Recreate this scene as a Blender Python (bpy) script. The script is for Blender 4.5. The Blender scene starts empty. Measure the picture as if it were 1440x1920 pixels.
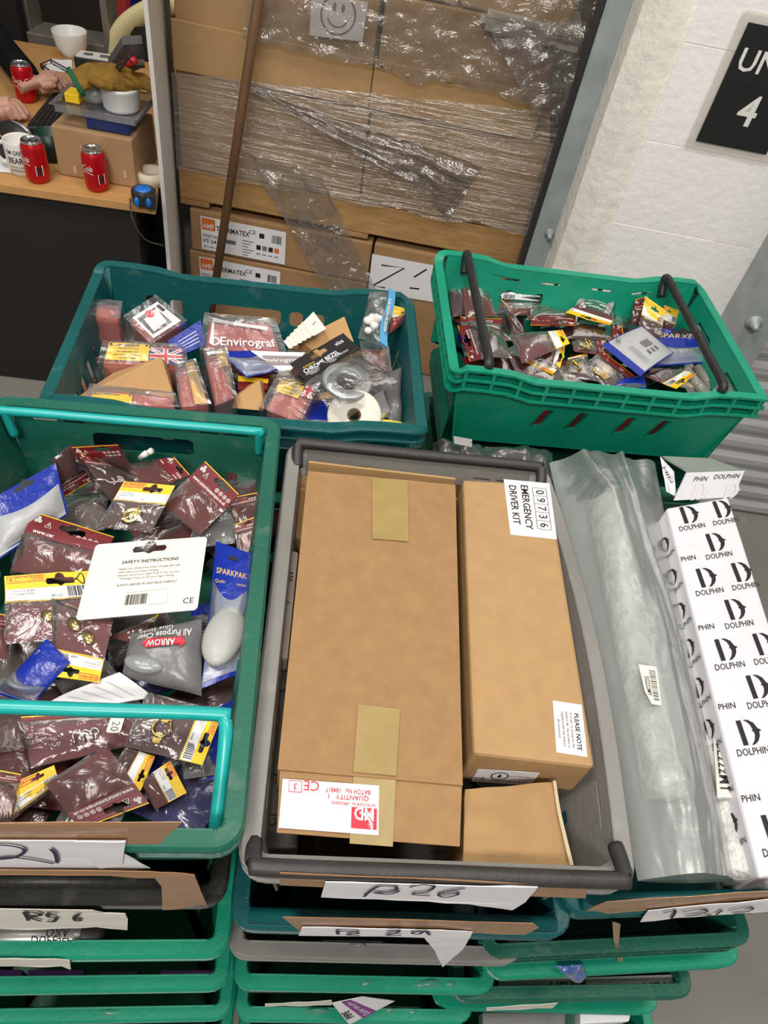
import bpy, bmesh, math, random
from mathutils import Vector as V, Matrix, noise, geometry
random.seed(7)
rnd = random.uniform
PI = math.pi
SC = bpy.context.scene
COL = SC.collection

# ------------------------------------------------------------------ camera
CX, CY, FP, HC = 720.0, 960.0, 1360.0, 1.8          # measured from the photograph
CAM = V((0, 0, HC))
_dn = V((460 - CX, -(2160 - CY), -FP)).normalized()
_up = -_dn
_fw = V((0, 0, -1)); _y = (_fw - _up * _fw.dot(_up)).normalized()
_x = _y.cross(_up)
RM = Matrix((_x, _y, _up))                           # camera space -> world
cam_d = bpy.data.cameras.new('camera'); cam = bpy.data.objects.new('camera', cam_d); COL.objects.link(cam)
cam_d.sensor_width = 36; cam_d.lens = 36 * FP / 1920; cam_d.clip_start = .02
cam.matrix_world = Matrix.Translation(CAM) @ RM.to_4x4()
SC.camera = cam

# ------------------------------------------------------------------ world, lights, exposure
wd = bpy.data.worlds.new('world'); SC.world = wd; wd.use_nodes = True
wd.node_tree.nodes['Background'].inputs[0].default_value = (1.0, .97, .93, 1)
wd.node_tree.nodes['Background'].inputs[1].default_value = .22
SC.view_settings.view_transform = 'Standard'; SC.view_settings.look = 'None'
SC.view_settings.exposure = 0.0; SC.view_settings.gamma = 1; SC.view_settings.use_curve_mapping = False
SC.cycles.transparent_max_bounces = 40
SC.cycles.max_bounces = 8
def lamp(name, loc, size, power, tgt, col=(1, .96, .905)):
    l = bpy.data.lights.new(name, 'AREA'); l.shape = 'RECTANGLE'; l.size, l.size_y = size; l.energy = power; l.color = col
    o = bpy.data.objects.new(name, l); COL.objects.link(o); o.location = loc
    o.rotation_euler = (V(tgt) - V(loc)).to_track_quat('-Z', 'Y').to_euler()
lamp('ceiling_or_fill_lamp', (-1.3, 0.2, 4.4), (1.3, .5), 60, (-.5, 1.2, .8))
lamp('ceiling_or_fill_lamp', (1.3, .5, 4.6), (1.3, .5), 52, (.8, 1.4, .8))
lamp('ceiling_or_fill_lamp', (-.2, -1.9, 3.9), (1.6, .5), 88, (0, 1.0, .7))  # fill lamp added behind the camera to brighten labels and crate fronts
lamp('ceiling_or_fill_lamp', (-.4, 2.6, 5.0), (1.5, .5), 22, (-.4, 1.5, .5))

# ------------------------------------------------------------------ pixels to points
def ray(x, y): return RM @ (V((x - CX, -(y - CY), -FP)) / FP)
def atz(x, y, z):
    r = ray(x, y); return CAM + r * ((z - HC) / r.z)
def aty(x, y, Y):
    r = ray(x, y); return CAM + r * (Y / r.y)
def onp(x, y, p, n):
    r = ray(x, y); n = V(n); return CAM + r * ((V(p) - CAM).dot(n) / r.dot(n))

# ------------------------------------------------------------------ materials
MATS = {}
def _new(name):
    m = bpy.data.materials.new(name); m.use_nodes = True; nt = m.node_tree
    return m, nt, nt.nodes['Principled BSDF']
def c4(c): return (c[0], c[1], c[2], 1)
def lin(r, g, b):
    f = lambda v: (v / 255 / 12.92) if v <= 10.3 else ((v / 255 + .055) / 1.055) ** 2.4
    return (f(r), f(g), f(b))
def mat(name, col, rough=.6, metal=0, var=.12, scale=9, bump=0, bscale=60, spec=.5, speck=0, stretch=None, trans=0):
    if name in MATS: return MATS[name]
    m, nt, b = _new(name); N = nt.nodes; L = nt.links
    tc = N.new('ShaderNodeTexCoord'); src = tc.outputs['Object']
    if stretch:
        mp = N.new('ShaderNodeMapping'); mp.inputs['Scale'].default_value = stretch; L.new(src, mp.inputs[0]); src = mp.outputs[0]
    if var:
        n = N.new('ShaderNodeTexNoise'); n.inputs['Scale'].default_value = scale; n.inputs['Detail'].default_value = 6
        L.new(src, n.inputs['Vector'])
        r = N.new('ShaderNodeValToRGB'); r.color_ramp.elements[0].position = .3; r.color_ramp.elements[1].position = .7
        r.color_ramp.elements[0].color = c4([v * (1 - var) for v in col]); r.color_ramp.elements[1].color = c4([min(1, v * (1 + var)) for v in col])
        L.new(n.outputs['Fac'], r.inputs[0]); out = r.outputs[0]
        if speck:
            n2 = N.new('ShaderNodeTexNoise'); n2.inputs['Scale'].default_value = 26; n2.inputs['Detail'].default_value = 8; L.new(src, n2.inputs['Vector'])
            r2 = N.new('ShaderNodeValToRGB'); r2.color_ramp.elements[0].position = .6; r2.color_ramp.elements[1].position = .78
            L.new(n2.outputs['Fac'], r2.inputs[0])
            mx = N.new('ShaderNodeMixRGB'); ml = N.new('ShaderNodeMath'); ml.operation = 'MULTIPLY'; ml.inputs[1].default_value = speck
            L.new(r2.outputs[0], ml.inputs[0]); L.new(ml.outputs[0], mx.inputs[0]); L.new(out, mx.inputs[1]); mx.inputs[2].default_value = (.55, .55, .5, 1)
            out = mx.outputs[0]
        L.new(out, b.inputs['Base Color'])
    else: b.inputs['Base Color'].default_value = c4(col)
    b.inputs['Roughness'].default_value = rough; b.inputs['Metallic'].default_value = metal
    b.inputs['Specular IOR Level'].default_value = spec
    if trans: b.inputs['Transmission Weight'].default_value = trans
    if bump:
        n = N.new('ShaderNodeTexNoise'); n.inputs['Scale'].default_value = bscale; n.inputs['Detail'].default_value = 5; L.new(src, n.inputs['Vector'])
        bp = N.new('ShaderNodeBump'); bp.inputs['Strength'].default_value = bump; bp.inputs['Distance'].default_value = .01
        L.new(n.outputs['Fac'], bp.inputs['Height']); L.new(bp.outputs[0], b.inputs['Normal'])
    MATS[name] = m; return m
def film(name, tint=(.95, .95, .95), haze=.08, hcol=(.7, .7, .7), rough=.12, bump=.5, bscale=35, gloss=.06, stretch=None):
    if name in MATS: return MATS[name]
    m, nt, b = _new(name); N = nt.nodes; L = nt.links; N.remove(b)
    out = N['Material Output']
    tr = N.new('ShaderNodeBsdfTransparent'); tr.inputs[0].default_value = c4(tint)
    gl = N.new('ShaderNodeBsdfGlossy'); gl.inputs['Roughness'].default_value = rough
    df = N.new('ShaderNodeBsdfDiffuse'); df.inputs[0].default_value = c4(hcol)
    fr = N.new('ShaderNodeFresnel'); fr.inputs[0].default_value = 1.45
    ad = N.new('ShaderNodeMath'); ad.operation = 'ADD'; ad.use_clamp = True; ad.operation = 'MULTIPLY_ADD'; ad.inputs[1].default_value = .6; ad.inputs[2].default_value = gloss; L.new(fr.outputs[0], ad.inputs[0])
    tc = N.new('ShaderNodeTexCoord'); src = tc.outputs['Object']
    if stretch:
        mp = N.new('ShaderNodeMapping'); mp.inputs['Scale'].default_value = stretch; L.new(src, mp.inputs[0]); src = mp.outputs[0]
    n = N.new('ShaderNodeTexNoise'); n.inputs['Scale'].default_value = bscale; n.inputs['Detail'].default_value = 4; n.inputs['Distortion'].default_value = .8
    L.new(src, n.inputs['Vector'])
    bp = N.new('ShaderNodeBump'); bp.inputs['Strength'].default_value = bump; bp.inputs['Distance'].default_value = .02
    L.new(n.outputs['Fac'], bp.inputs['Height'])
    L.new(bp.outputs[0], gl.inputs['Normal'])
    m1 = N.new('ShaderNodeMixShader'); m1.inputs[0].default_value = haze; L.new(tr.outputs[0], m1.inputs[1]); L.new(df.outputs[0], m1.inputs[2])
    m2 = N.new('ShaderNodeMixShader'); L.new(ad.outputs[0], m2.inputs[0]); L.new(m1.outputs[0], m2.inputs[1]); L.new(gl.outputs[0], m2.inputs[2])
    L.new(m2.outputs[0], out.inputs[0]); MATS[name] = m; return m

def plastic(name, col, rough=.42, speck=.14): return mat(name, col, rough, 0, .14, 5, .08, 120, .45, speck)
P_TEAL = plastic('dark_teal_plastic', lin(10, 84, 84)); P_DGREEN = plastic('dark_green_plastic', lin(24, 94, 76))
P_GREEN = plastic('bright_green_plastic', lin(18, 146, 114), .4, .05); P_GREY = plastic('grey_plastic', lin(132, 129, 124), .5)
P_LGREY = plastic('pale_grey_plastic', lin(196, 192, 180), .5); P_BLACK = plastic('black_plastic', lin(40, 40, 40), .45, .12)
P_BAR = mat('black_bar_plastic', lin(52, 50, 49), .5, 0, .15, 30, .1, 200); P_TBAR = mat('turquoise_bar', lin(30, 170, 165), .3, 0, .08, 20)
CARD = mat('brown_cardboard', lin(160, 125, 86), .85, 0, .07, 55, .06, 300, .2); CARDL = mat('light_cardboard', lin(178, 143, 100), .8, 0, .05, 45, .06, 250, .25)
KRAFT = mat('kraft_paper', lin(190, 150, 104), .8, 0, .07, 20, .08, 90, .2); CARDW = mat('carton_board', lin(174, 140, 100), .85, 0, .07, 8, .05, 200, .2)
TAPEY = mat('yellowed_tape', lin(160, 137, 82), .35, 0, .08, 30, .05, 40); TAPEB = mat('brown_parcel_tape', lin(165, 122, 84), .22, 0, .08, 25, .18, 30)
PAPER = mat('white_paper', lin(236, 234, 236), .7, 0, .02, 10, .04, 40); PAPERY = mat('cream_paper', lin(232, 228, 216), .65, 0, .03, 10)
INK = mat('black_ink', (.012, .012, .014), .6, var=0); REDINK = mat('red_ink', lin(205, 45, 62), .6, var=0); GREYINK = mat('grey_ink', (.16, .16, .17), .6, var=0)
MAROON = mat('maroon_card', lin(112, 24, 30), .45, 0, .12, 30); YELLOW = mat('yellow_card', lin(246, 200, 28), .5, 0, .04, 30)
BLUE = mat('blue_pouch', lin(18, 44, 150), .25, 0, .1, 25, .25, 45); WHITE = mat('white_plastic', lin(228, 226, 220), .4, 0, .03, 20)
DARKMAR = mat('dark_maroon_card', lin(78, 30, 30), .5, 0, .12, 30); GREYCARD = mat('grey_card', lin(112, 112, 110), .5, 0, .1, 30)
BRASS = mat('brass', lin(215, 180, 95), .22, 1, .05, 30); CHROME = mat('chrome', (.72, .72, .72), .18, 1, .03, 20); STEEL = mat('galvanised_steel', lin(160, 166, 167), .45, .15, .14, 14)
PINK = mat('pink_fire_pad', lin(176, 96, 88), .7, 0, .06, 20, .08, 90); PINK2 = mat('deep_pink_pad', lin(164, 80, 74), .65, 0, .06, 20, .08, 90)
BLACK = mat('black_card', (.012, .012, .013), .45, var=0); PURPLE = mat('purple_card', lin(132, 40, 142), .4, 0, .08, 20)
FILM = film('clear_film', haze=.03, bump=.25, bscale=22, gloss=.03); FILMC = film('crisp_clear_film', rough=.24, haze=.04, bump=.3, bscale=16, gloss=.03)
FILMB = film('brown_tinted_film', (.88, .84, .82), .05, (.5, .42, .4), .14, .22, 18, .02)
FROST = film('frosted_polythene', (.86, .89, .87), .3, lin(214, 218, 214), .28, .25, 10, .05)
WRAP = film('stretch_film', (.95, .94, .92), .14, lin(205, 198, 190), .2, .6, 9, .12, (.7, 1, 12))
CRUM = film('crumpled_film', (.84, .82, .8), .22, lin(170, 160, 150), .2, .9, 22, .12)

# ------------------------------------------------------------------ mesh builder
MW = {}
def txt_mesh(s, bold=0, shear=0, cache={}):
    k = (s, bold, shear)
    if k in cache: return cache[k]
    cu = bpy.data.curves.new('t', 'FONT'); cu.body = s; cu.align_x = 'CENTER'; cu.align_y = 'CENTER'; cu.resolution_u = 2; cu.offset = bold; cu.shear = shear
    o = bpy.data.objects.new('t', cu); me = o.to_mesh()
    r = ([v.co.copy() for v in me.vertices], [tuple(p.vertices) for p in me.polygons])
    o.to_mesh_clear(); bpy.data.objects.remove(o); bpy.data.curves.remove(cu)
    cache[k] = r; return r
def frames(pts):
    pts = [V(p) for p in pts]; T = []
    for i in range(len(pts)):
        a = pts[max(i - 1, 0)]; b = pts[min(i + 1, len(pts) - 1)]; T.append((b - a).normalized())
    n = T[0].orthogonal().normalized(); out = []
    for i, t in enumerate(T):
        n = (n - t * n.dot(t)); n = n.normalized() if n.length > 1e-6 else t.orthogonal().normalized()
        out.append((pts[i], n.copy(), t.cross(n)))
    return out
class MB:
    def __init__(s): s.v = []; s.f = []; s.m = []; s.s = []
    def add(s, vs, fs, mi=0, sm=False):
        o = len(s.v); s.v += [V(v) for v in vs]
        for f in fs: s.f.append([i + o for i in f]); s.m.append(mi); s.s.append(sm)
        return s
    def hexa(s, t, b, mi=0):                       # top 4, bottom 4 points
        return s.add(list(t) + list(b), [(0, 1, 2, 3), (7, 6, 5, 4), (0, 4, 5, 1), (1, 5, 6, 2), (2, 6, 7, 3), (3, 7, 4, 0)], mi)
    def box(s, M, d, mi=0):
        x, y, z = d[0] / 2, d[1] / 2, d[2] / 2
        f = lambda zz: [M @ V(p) for p in ((-x, -y, zz), (x, -y, zz), (x, y, zz), (-x, y, zz))]
        return s.hexa(f(z)[::1], f(-z), mi)
    def tube(s, pts, r, n=10, mi=0, cap=True, flat=1):
        fr = frames(pts); rs = r if isinstance(r, (list, tuple)) else [r] * len(pts); vs = []; fs = []
        for (p, a, b), q in zip(fr, rs):
            for k in range(n):
                t = 2 * PI * k / n; vs.append(p + a * math.cos(t) * q + b * math.sin(t) * q * flat)
        for i in range(len(pts) - 1):
            for k in range(n):
                k2 = (k + 1) % n; fs.append((i * n + k, i * n + k2, (i + 1) * n + k2, (i + 1) * n + k))
        if cap: fs += [tuple(range(n))[::-1], tuple((len(pts) - 1) * n + k for k in range(n))]
        return s.add(vs, fs, mi, True)
    def lathe(s, prof, M=Matrix(), n=28, mi=0, sm=True):
        vs = []; fs = []
        for r, z in prof:
            for k in range(n): t = 2 * PI * k / n; vs.append(M @ V((r * math.cos(t), r * math.sin(t), z)))
        for i in range(len(prof) - 1):
            for k in range(n):
                k2 = (k + 1) % n; fs.append((i * n + k, i * n + k2, (i + 1) * n + k2, (i + 1) * n + k))
        return s.add(vs, fs, mi, sm)
    def ball(s, c, r, n=10, mi=0, sc=(1, 1, 1), M=None):
        vs = []; fs = []; c = V(c)
        for i in range(n + 1):
            a = PI * i / n
            for k in range(n * 2):
                t = PI * k / n; p = V((math.sin(a) * math.cos(t) * r * sc[0], math.sin(a) * math.sin(t) * r * sc[1], math.cos(a) * r * sc[2]))
                vs.append(c + (M @ p if M else p))
        for i in range(n):
            for k in range(2 * n):
                k2 = (k + 1) % (2 * n); fs.append((i * 2 * n + k, (i + 1) * 2 * n + k, (i + 1) * 2 * n + k2, i * 2 * n + k2))
        return s.add(vs, fs, mi, True)
    def grid(s, fn, nu, nv, mi=0, sm=True):
        vs = [fn(i / nu, j / nv) for j in range(nv + 1) for i in range(nu + 1)]; w = nu + 1
        return s.add(vs, [(j * w + i, j * w + i + 1, (j + 1) * w + i + 1, (j + 1) * w + i) for j in range(nv) for i in range(nu)], mi, sm)
    def slab(s, top, bot, nu, nv, mi=0, sm=True):  # closed cushion between two surfaces
        s.grid(top, nu, nv, mi, sm); s.grid(lambda u, v: bot(1 - u, v), nu, nv, mi, sm)
        rim = [(i / nu, 0) for i in range(nu)] + [(1, j / nv) for j in range(nv)] + [(1 - i / nu, 1) for i in range(nu)] + [(0, 1 - j / nv) for j in range(nv)]
        n = len(rim); vs = [top(*q) for q in rim] + [bot(*q) for q in rim]
        return s.add(vs, [(i, n + i, n + (i + 1) % n, (i + 1) % n) for i in range(n)], mi, sm)
    def shape(s, loops, mp, t=0, mi=0):            # flat outline with holes; mp(x, y, w) -> point
        flat = [V((p[0], p[1], 0)) for l in loops for p in l]; n = len(flat)
        tri = geometry.tessellate_polygon([[V((p[0], p[1], 0)) for p in l] for l in loops])
        f = [mp(p.x, p.y, t) for p in flat]; fs = [tuple(x) for x in tri]
        if t:
            f += [mp(p.x, p.y, 0) for p in flat]; fs += [(c + n, b + n, a + n) for a, b, c in tri]; o = 0
            for l in loops:
                k = len(l); fs += [(o + i, o + (i + 1) % k, n + o + (i + 1) % k, n + o + i) for i in range(k)]; o += k
        return s.add(f, fs, mi)
    def text(s, t, mp, x, y, size, rot=0, mi=0, bold=0, w=.0006, shear=0, maxw=0):
        vs, fs = txt_mesh(t, bold, shear); c, sn = math.cos(rot), math.sin(rot); sx = size
        if maxw:
            xs = [v.x for v in vs]; ww = (max(xs) - min(xs)) * size
            if ww > maxw: sx = size * maxw / ww; size = min(size, sx * 1.25)
        return s.add([mp(x + (v.x * sx * c + v.y * size * sn), y - (v.y * size * c - v.x * sx * sn), w) for v in vs], fs, mi)
    def quad(s, mp, x0, y0, x1, y1, mi=0, w=.0005): return s.add([mp(x0, y0, w), mp(x1, y0, w), mp(x1, y1, w), mp(x0, y1, w)], [(0, 1, 2, 3)], mi)
    def barcode(s, mp, x0, y0, x1, y1, mi=0, w=.0006, n=18):
        x = x0; d = (x1 - x0) / (n * 2.2)
        while x < x1 - d:
            b = d * random.choice((.6, 1, 1, 1.8)); s.quad(mp, x, y0, min(x + b, x1), y1, mi, w); x += b + d * random.choice((.6, 1, 1.4))
        return s
    def ribbon(s, pts, mp, wd=.003, mi=0, w=.0008):
        pts = [V((p[0], p[1], 0)) for p in pts]; vs = []
        for i, p in enumerate(pts):
            t = (pts[min(i + 1, len(pts) - 1)] - pts[max(i - 1, 0)]); t = t.normalized() if t.length else V((1, 0, 0)); n = V((-t.y, t.x, 0)) * wd / 2
            vs += [mp(p.x + n.x, p.y + n.y, w), mp(p.x - n.x, p.y - n.y, w)]
        return s.add(vs, [(2 * i, 2 * i + 1, 2 * i + 3, 2 * i + 2) for i in range(len(pts) - 1)], mi)
    def ring(s, c, r0, r1, mp, mi=0, w=.0006, n=20, a0=0, a1=2 * PI):
        return s.ribbon([(c[0] + (r0 + r1) / 2 * math.cos(a0 + (a1 - a0) * i / n), c[1] + (r0 + r1) / 2 * math.sin(a0 + (a1 - a0) * i / n)) for i in range(n + 1)], mp, abs(r1 - r0), mi, w)
    def build(s, name, mats, parent=None, bevel=0, solid=0, sub=0, remesh=0, flip=False):
        me = bpy.data.meshes.new(name)
        if parent is not None: Mi = MW[parent].inverted(); M = MW[parent]
        else:
            c = V(); lo = min(v.z for v in s.v)
            for v in s.v: c += v
            c /= len(s.v); c.z = lo; M = Matrix.Translation(c); Mi = M.inverted()
        me.from_pydata([Mi @ v for v in s.v], [], s.f)
        for q in (mats if isinstance(mats, (list, tuple)) else [mats]): me.materials.append(q)
        me.polygons.foreach_set('material_index', s.m); me.polygons.foreach_set('use_smooth', s.s); me.update()
        o = bpy.data.objects.new(name, me); COL.objects.link(o)
        if parent is not None: o.parent = parent; MW[o] = M
        else: o.location = M.translation; MW[o] = M
        if remesh:
            q = o.modifiers.new('r', 'REMESH'); q.mode = 'VOXEL'; q.voxel_size = remesh; q.use_smooth_shade = True
            q = o.modifiers.new('s', 'SMOOTH'); q.iterations = 4; q.factor = .5
        if solid: q = o.modifiers.new('t', 'SOLIDIFY'); q.thickness = solid; q.offset = -1
        if bevel: q = o.modifiers.new('b', 'BEVEL'); q.width = bevel; q.segments = 2; q.limit_method = 'ANGLE'; q.angle_limit = .7
        return o
def thing(name, label, cat, loc, yaw=0, group=None):
    o = bpy.data.objects.new(name, None); COL.objects.link(o); o.empty_display_size = .03
    o.location = loc; o.rotation_euler = (0, 0, yaw); MW[o] = Matrix.Translation(V(loc)) @ Matrix.Rotation(yaw, 4, 'Z')
    return tag(o, label, cat, group)
def tag(o, label, cat, group=None, kind=None):
    if label: o['label'] = label
    if cat: o['category'] = cat
    if group: o['group'] = group
    if kind: o['kind'] = kind
    return o
def struct(o): o['kind'] = 'structure'; return o

class Patch:                                       # a bent quad; (u, v) run from its top-left corner
    def __init__(s, q, bend=0, crum=0, seed=0):
        s.q = [V(p) for p in q]; a, b, c, d = s.q
        s.W = ((b - a).length + (c - d).length) / 2; s.L = ((d - a).length + (c - b).length) / 2
        s.n = (c - b + d - a).cross(b - a + c - d).normalized()
        s.bend, s.crum, s.seed = bend, crum, seed
    def __call__(s, u, v, w=0):
        a, b, c, d = s.q; p = (a * (1 - u) + b * u) * (1 - v) + (d * (1 - u) + c * u) * v
        if s.bend: w += s.bend * math.sin(PI * min(1, max(0, v)))
        if s.crum: w += s.crum * noise.noise(V((u * s.W * 28, v * s.L * 28, s.seed)))
        return p + s.n * w
    def m(s, x, y, w=0): return s(x / s.W, y / s.L, w)
    def center(s): return s(.5, .5)
    def sub(s, u0, v0, u1, v1, w=0): return Patch([s(u0, v0, w), s(u1, v0, w), s(u1, v1, w), s(u0, v1, w)])
def px(q, z, **k):
    zs = z if isinstance(z, (list, tuple)) else [z] * 4
    ar = sum(q[i][0] * q[(i + 1) % 4][1] - q[(i + 1) % 4][0] * q[i][1] for i in range(4))
    if ar < 0: print('MIRRORED', q)
    return Patch([atz(a, b, c) for (a, b), c in zip(q, zs)], **k)
def rr(x0, y0, x1, y1, r=.004, n=4):               # rounded rectangle outline
    o = []
    for cx, cy, a in ((x1 - r, y0 + r, -PI / 2), (x1 - r, y1 - r, 0), (x0 + r, y1 - r, PI / 2), (x0 + r, y0 + r, PI)):
        o += [(cx + r * math.cos(a + PI / 2 * i / n), cy + r * math.sin(a + PI / 2 * i / n)) for i in range(n + 1)]
    return o
def eurohole(cx, cy, w=.03):                       # hang hole of a header card
    h = w * .13; pts = [(-w / 2, h), (-w / 2 - h * .5, 0), (-w / 2, -h), (-w * .2, -h), (-w * .14, -h * 2.2), (0, -h * 2.9), (w * .14, -h * 2.2), (w * .2, -h), (w / 2, -h), (w / 2 + h * .5, 0), (w / 2, h), (w * .15, h), (0, h * 1.7), (-w * .15, h)]
    return [(cx + a, cy + b) for a, b in pts]
def edge(pts, n=6):                                # subdivide an outline so it can bend
    o = []
    for i, p in enumerate(pts):
        q = pts[(i + 1) % len(pts)]; o += [(p[0] + (q[0] - p[0]) * k / n, p[1] + (q[1] - p[1]) * k / n) for k in range(n)]
    return o

# ================================================================== the setting
b = MB(); b.box(Matrix.Translation((0, 2, -.05)), (9, 9, .1)); struct(b.build('floor', mat('concrete_floor', lin(132, 128, 122), .6, 0, .12, 3, .05, 60, .4, .15)))
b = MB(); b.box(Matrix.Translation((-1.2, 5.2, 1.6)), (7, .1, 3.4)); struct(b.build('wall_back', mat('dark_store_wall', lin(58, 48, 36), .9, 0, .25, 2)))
# painted blockwork wall: blocks with worn joints, an edge pier of two splayed faces
WY = lambda x: 2.08 + (x - .46) * math.tan(math.radians(3))
BLOCK = mat('painted_blockwork', lin(248, 243, 241), .75, 0, .025, 6, .25, 45); PIER = mat('painted_pier', lin(242, 238, 227), .6, 0, .05, 12, .5, 28)
b = MB(); z = -.02
def wquad(x0, x1, z0, z1, out):                    # one block face, slightly proud of its joints
    e = .0018
    t = [V((x0 + e, WY(x0) - out, z0 + e)), V((x1 - e, WY(x1) - out, z0 + e)), V((x1 - e, WY(x1) - out, z1 - e)), V((x0 + e, WY(x0) - out, z1 - e))]
    k = [V((x0, WY(x0) + .0025, z0)), V((x1, WY(x1) + .0025, z0)), V((x1, WY(x1) + .0025, z1)), V((x0, WY(x0) + .0025, z1))]
    b.hexa(t, k)
zj = [1.585 - .225 * i + .0 for i in range(-6, 8)]
zj = sorted([1.3528 + .225 * i for i in range(-6, 8)])
for i in range(len(zj) - 1):
    xs = [.462, .462 + .29 + (.22 if i % 2 else 0)]
    while xs[-1] < .90: xs.append(min(.93, xs[-1] + .45))
    for a, c in zip(xs, xs[1:]): wquad(a, c, max(0, zj[i]), zj[i + 1], rnd(0, .0015))
b.hexa([V((.462, WY(.462) + .002, 0)), V((.95, WY(.95) + .002, 0)), V((.95, WY(.95) + .002, 3.2)), V((.462, WY(.462) + .002, 3.2))], [V((.462, 2.3, 0)), V((.95, 2.3, 0)), V((.95, 2.3, 3.2)), V((.462, 2.3, 3.2))]); struct(b.build('wall_right', BLOCK))
b = MB()
def pier(z0, z1, n=26):
    for i in range(n):
        a = z0 + (z1 - z0) * i / n; c = z0 + (z1 - z0) * (i + 1) / n
        def P(k, zz):
            o = .005 * noise.noise(V((k * 3.1, zz * 9, 1)))
            return [V((.335, 2.215, zz)), V((.345 + o, 2.12, zz)), V((.398 + o, 2.074 + o, zz)), V((.463, 2.088 + o * .4, zz)), V((.48, 2.2, zz))][k]
        b.add([P(k, a) for k in range(5)] + [P(k, c) for k in range(5)], [(k, k + 1, k + 6, k + 5) for k in range(4)], 0, False)
pier(0, 3.2); struct(b.build('trim_1', PIER))
# steel door post and shutter guide
post = thing('steel_post', 'tall grey galvanised steel door post standing between the pallet and the white pier', 'post', (.31, 2.24, 0))
b = MB(); b.box(Matrix.Translation((.312, 2.222, 1.6)), (.082, .012, 3.2)); b.box(Matrix.Translation((.275, 2.25, 1.6)), (.008, .07, 3.2)); b.box(Matrix.Translation((.349, 2.25, 1.6)), (.008, .07, 3.2)); b.build('channel', STEEL, post, .002)
b = MB(); b.box(Matrix.Translation((.262, 2.235, 1.6)), (.014, .05, 3.2)); b.build('rubber_seal', mat('black_rubber', (.02, .02, .022), .6, var=0), post)
Mb = Matrix.Translation((.319, 2.215, .77)) @ Matrix.Rotation(PI / 2, 4, 'X')
b = MB(); b.lathe([(0, 0), (.016, 0), (.016, .004), (.011, .005), (.011, .012), (.007, .014), (.007, .032), (0, .032)], Mb, 12); b.build('bolt', STEEL, post)
gd = thing('shutter_guide', 'grey steel shutter guide channel bolted to the right end of the white block wall', 'shutter guide', (.9, 1.98, 0))
b = MB(); b.box(Matrix.Translation((.915, 2.02, 1.6)), (.055, .16, 3.2)); b.box(Matrix.Translation((.955, 1.945, 1.6)), (.05, .012, 3.2)); b.box(Matrix.Translation((.955, 2.06, 1.6)), (.05, .012, 3.2)); b.build('channel', STEEL, gd, .002)
Mb = Matrix.Translation((.915, 1.94, .77)) @ Matrix.Rotation(PI / 2, 4, 'X')
b = MB(); b.lathe([(0, 0), (.024, 0), (.024, .005), (.013, .007), (.013, .02), (.008, .022), (.008, .035), (0, .035)], Mb, 12); b.build('bolt', STEEL, gd)
b = MB(); prof = []
for i in range(46):                                # roller shutter: curved slats
    z0 = .0 + i * .072
    for k, (dz, dy) in enumerate(((0, .0), (.006, -.016), (.02, -.024), (.04, -.024), (.056, -.014), (.062, 0))): prof.append((z0 + dz, dy))
vs = []
for zz, dy in prof: vs += [V((.945, 1.985 + dy, zz)), V((3.2, 2.2 + dy, zz))]
b.add(vs, [(2 * i, 2 * i + 1, 2 * i + 3, 2 * i + 2) for i in range(len(prof) - 1)])
sh = b.build('roller_shutter', mat('shutter_steel', lin(192, 194, 190), .32, .4, .15, 3, 0, 60, .5, 0, (1, 1, 14)), solid=.002)
tag(sh, 'corrugated grey metal roller shutter at the right edge beyond the white wall', 'roller shutter')
# unit sign
def wpt(x, y, out=.004): return onp(x, y, (.46, 2.08 - out, 0), (-math.tan(math.radians(3)), 1, 0))
tn = math.tan(math.radians(3)); tl = V((.585, WY(.585) - .004, 1.416)); 
sgn = thing('unit_sign', 'black laminated unit number sign with white lettering stuck on the white block wall', 'sign', (.68, WY(.68), 1.15))
S = Patch([tl, tl + V((.187, .187 * tn, 0)), tl + V((.187, .187 * tn, -.265)), tl + V((0, 0, -.265))])
S2 = Patch([tl + V((-.022, -.001, .022)), tl + V((.21, .21 * tn - .001, .022)), tl + V((.21, .21 * tn - .001, -.287)), tl + V((-.022, -.001, -.287))])
b = MB(); b.shape([rr(0, 0, S2.W, S2.L, .008)], S2.m, .001); b.build('laminate', film('laminate_film', (.98, .98, .96), .04, (.85, .83, .76), .2, .1, 20, .01), sgn)
b = MB(); b.shape([[(0, 0), (S.W, 0), (S.W, S.L), (0, S.L)]], lambda x, y, w: S.m(x, y, w + .001), .002); face = b.build('sign_face', BLACK, sgn)
F = lambda x, y, w: S.m(x, y, w + .0035)
b = MB(); b.text('UNIT', F, .0935, .075, .068, 0, 0, .012, 0, 0, .165); b.build('lettering', WHITE, face)
b = MB(); b.text('4', F, .0935, .18, .098, 0, 0, .016, 0); b.build('numeral', WHITE, face)

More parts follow.
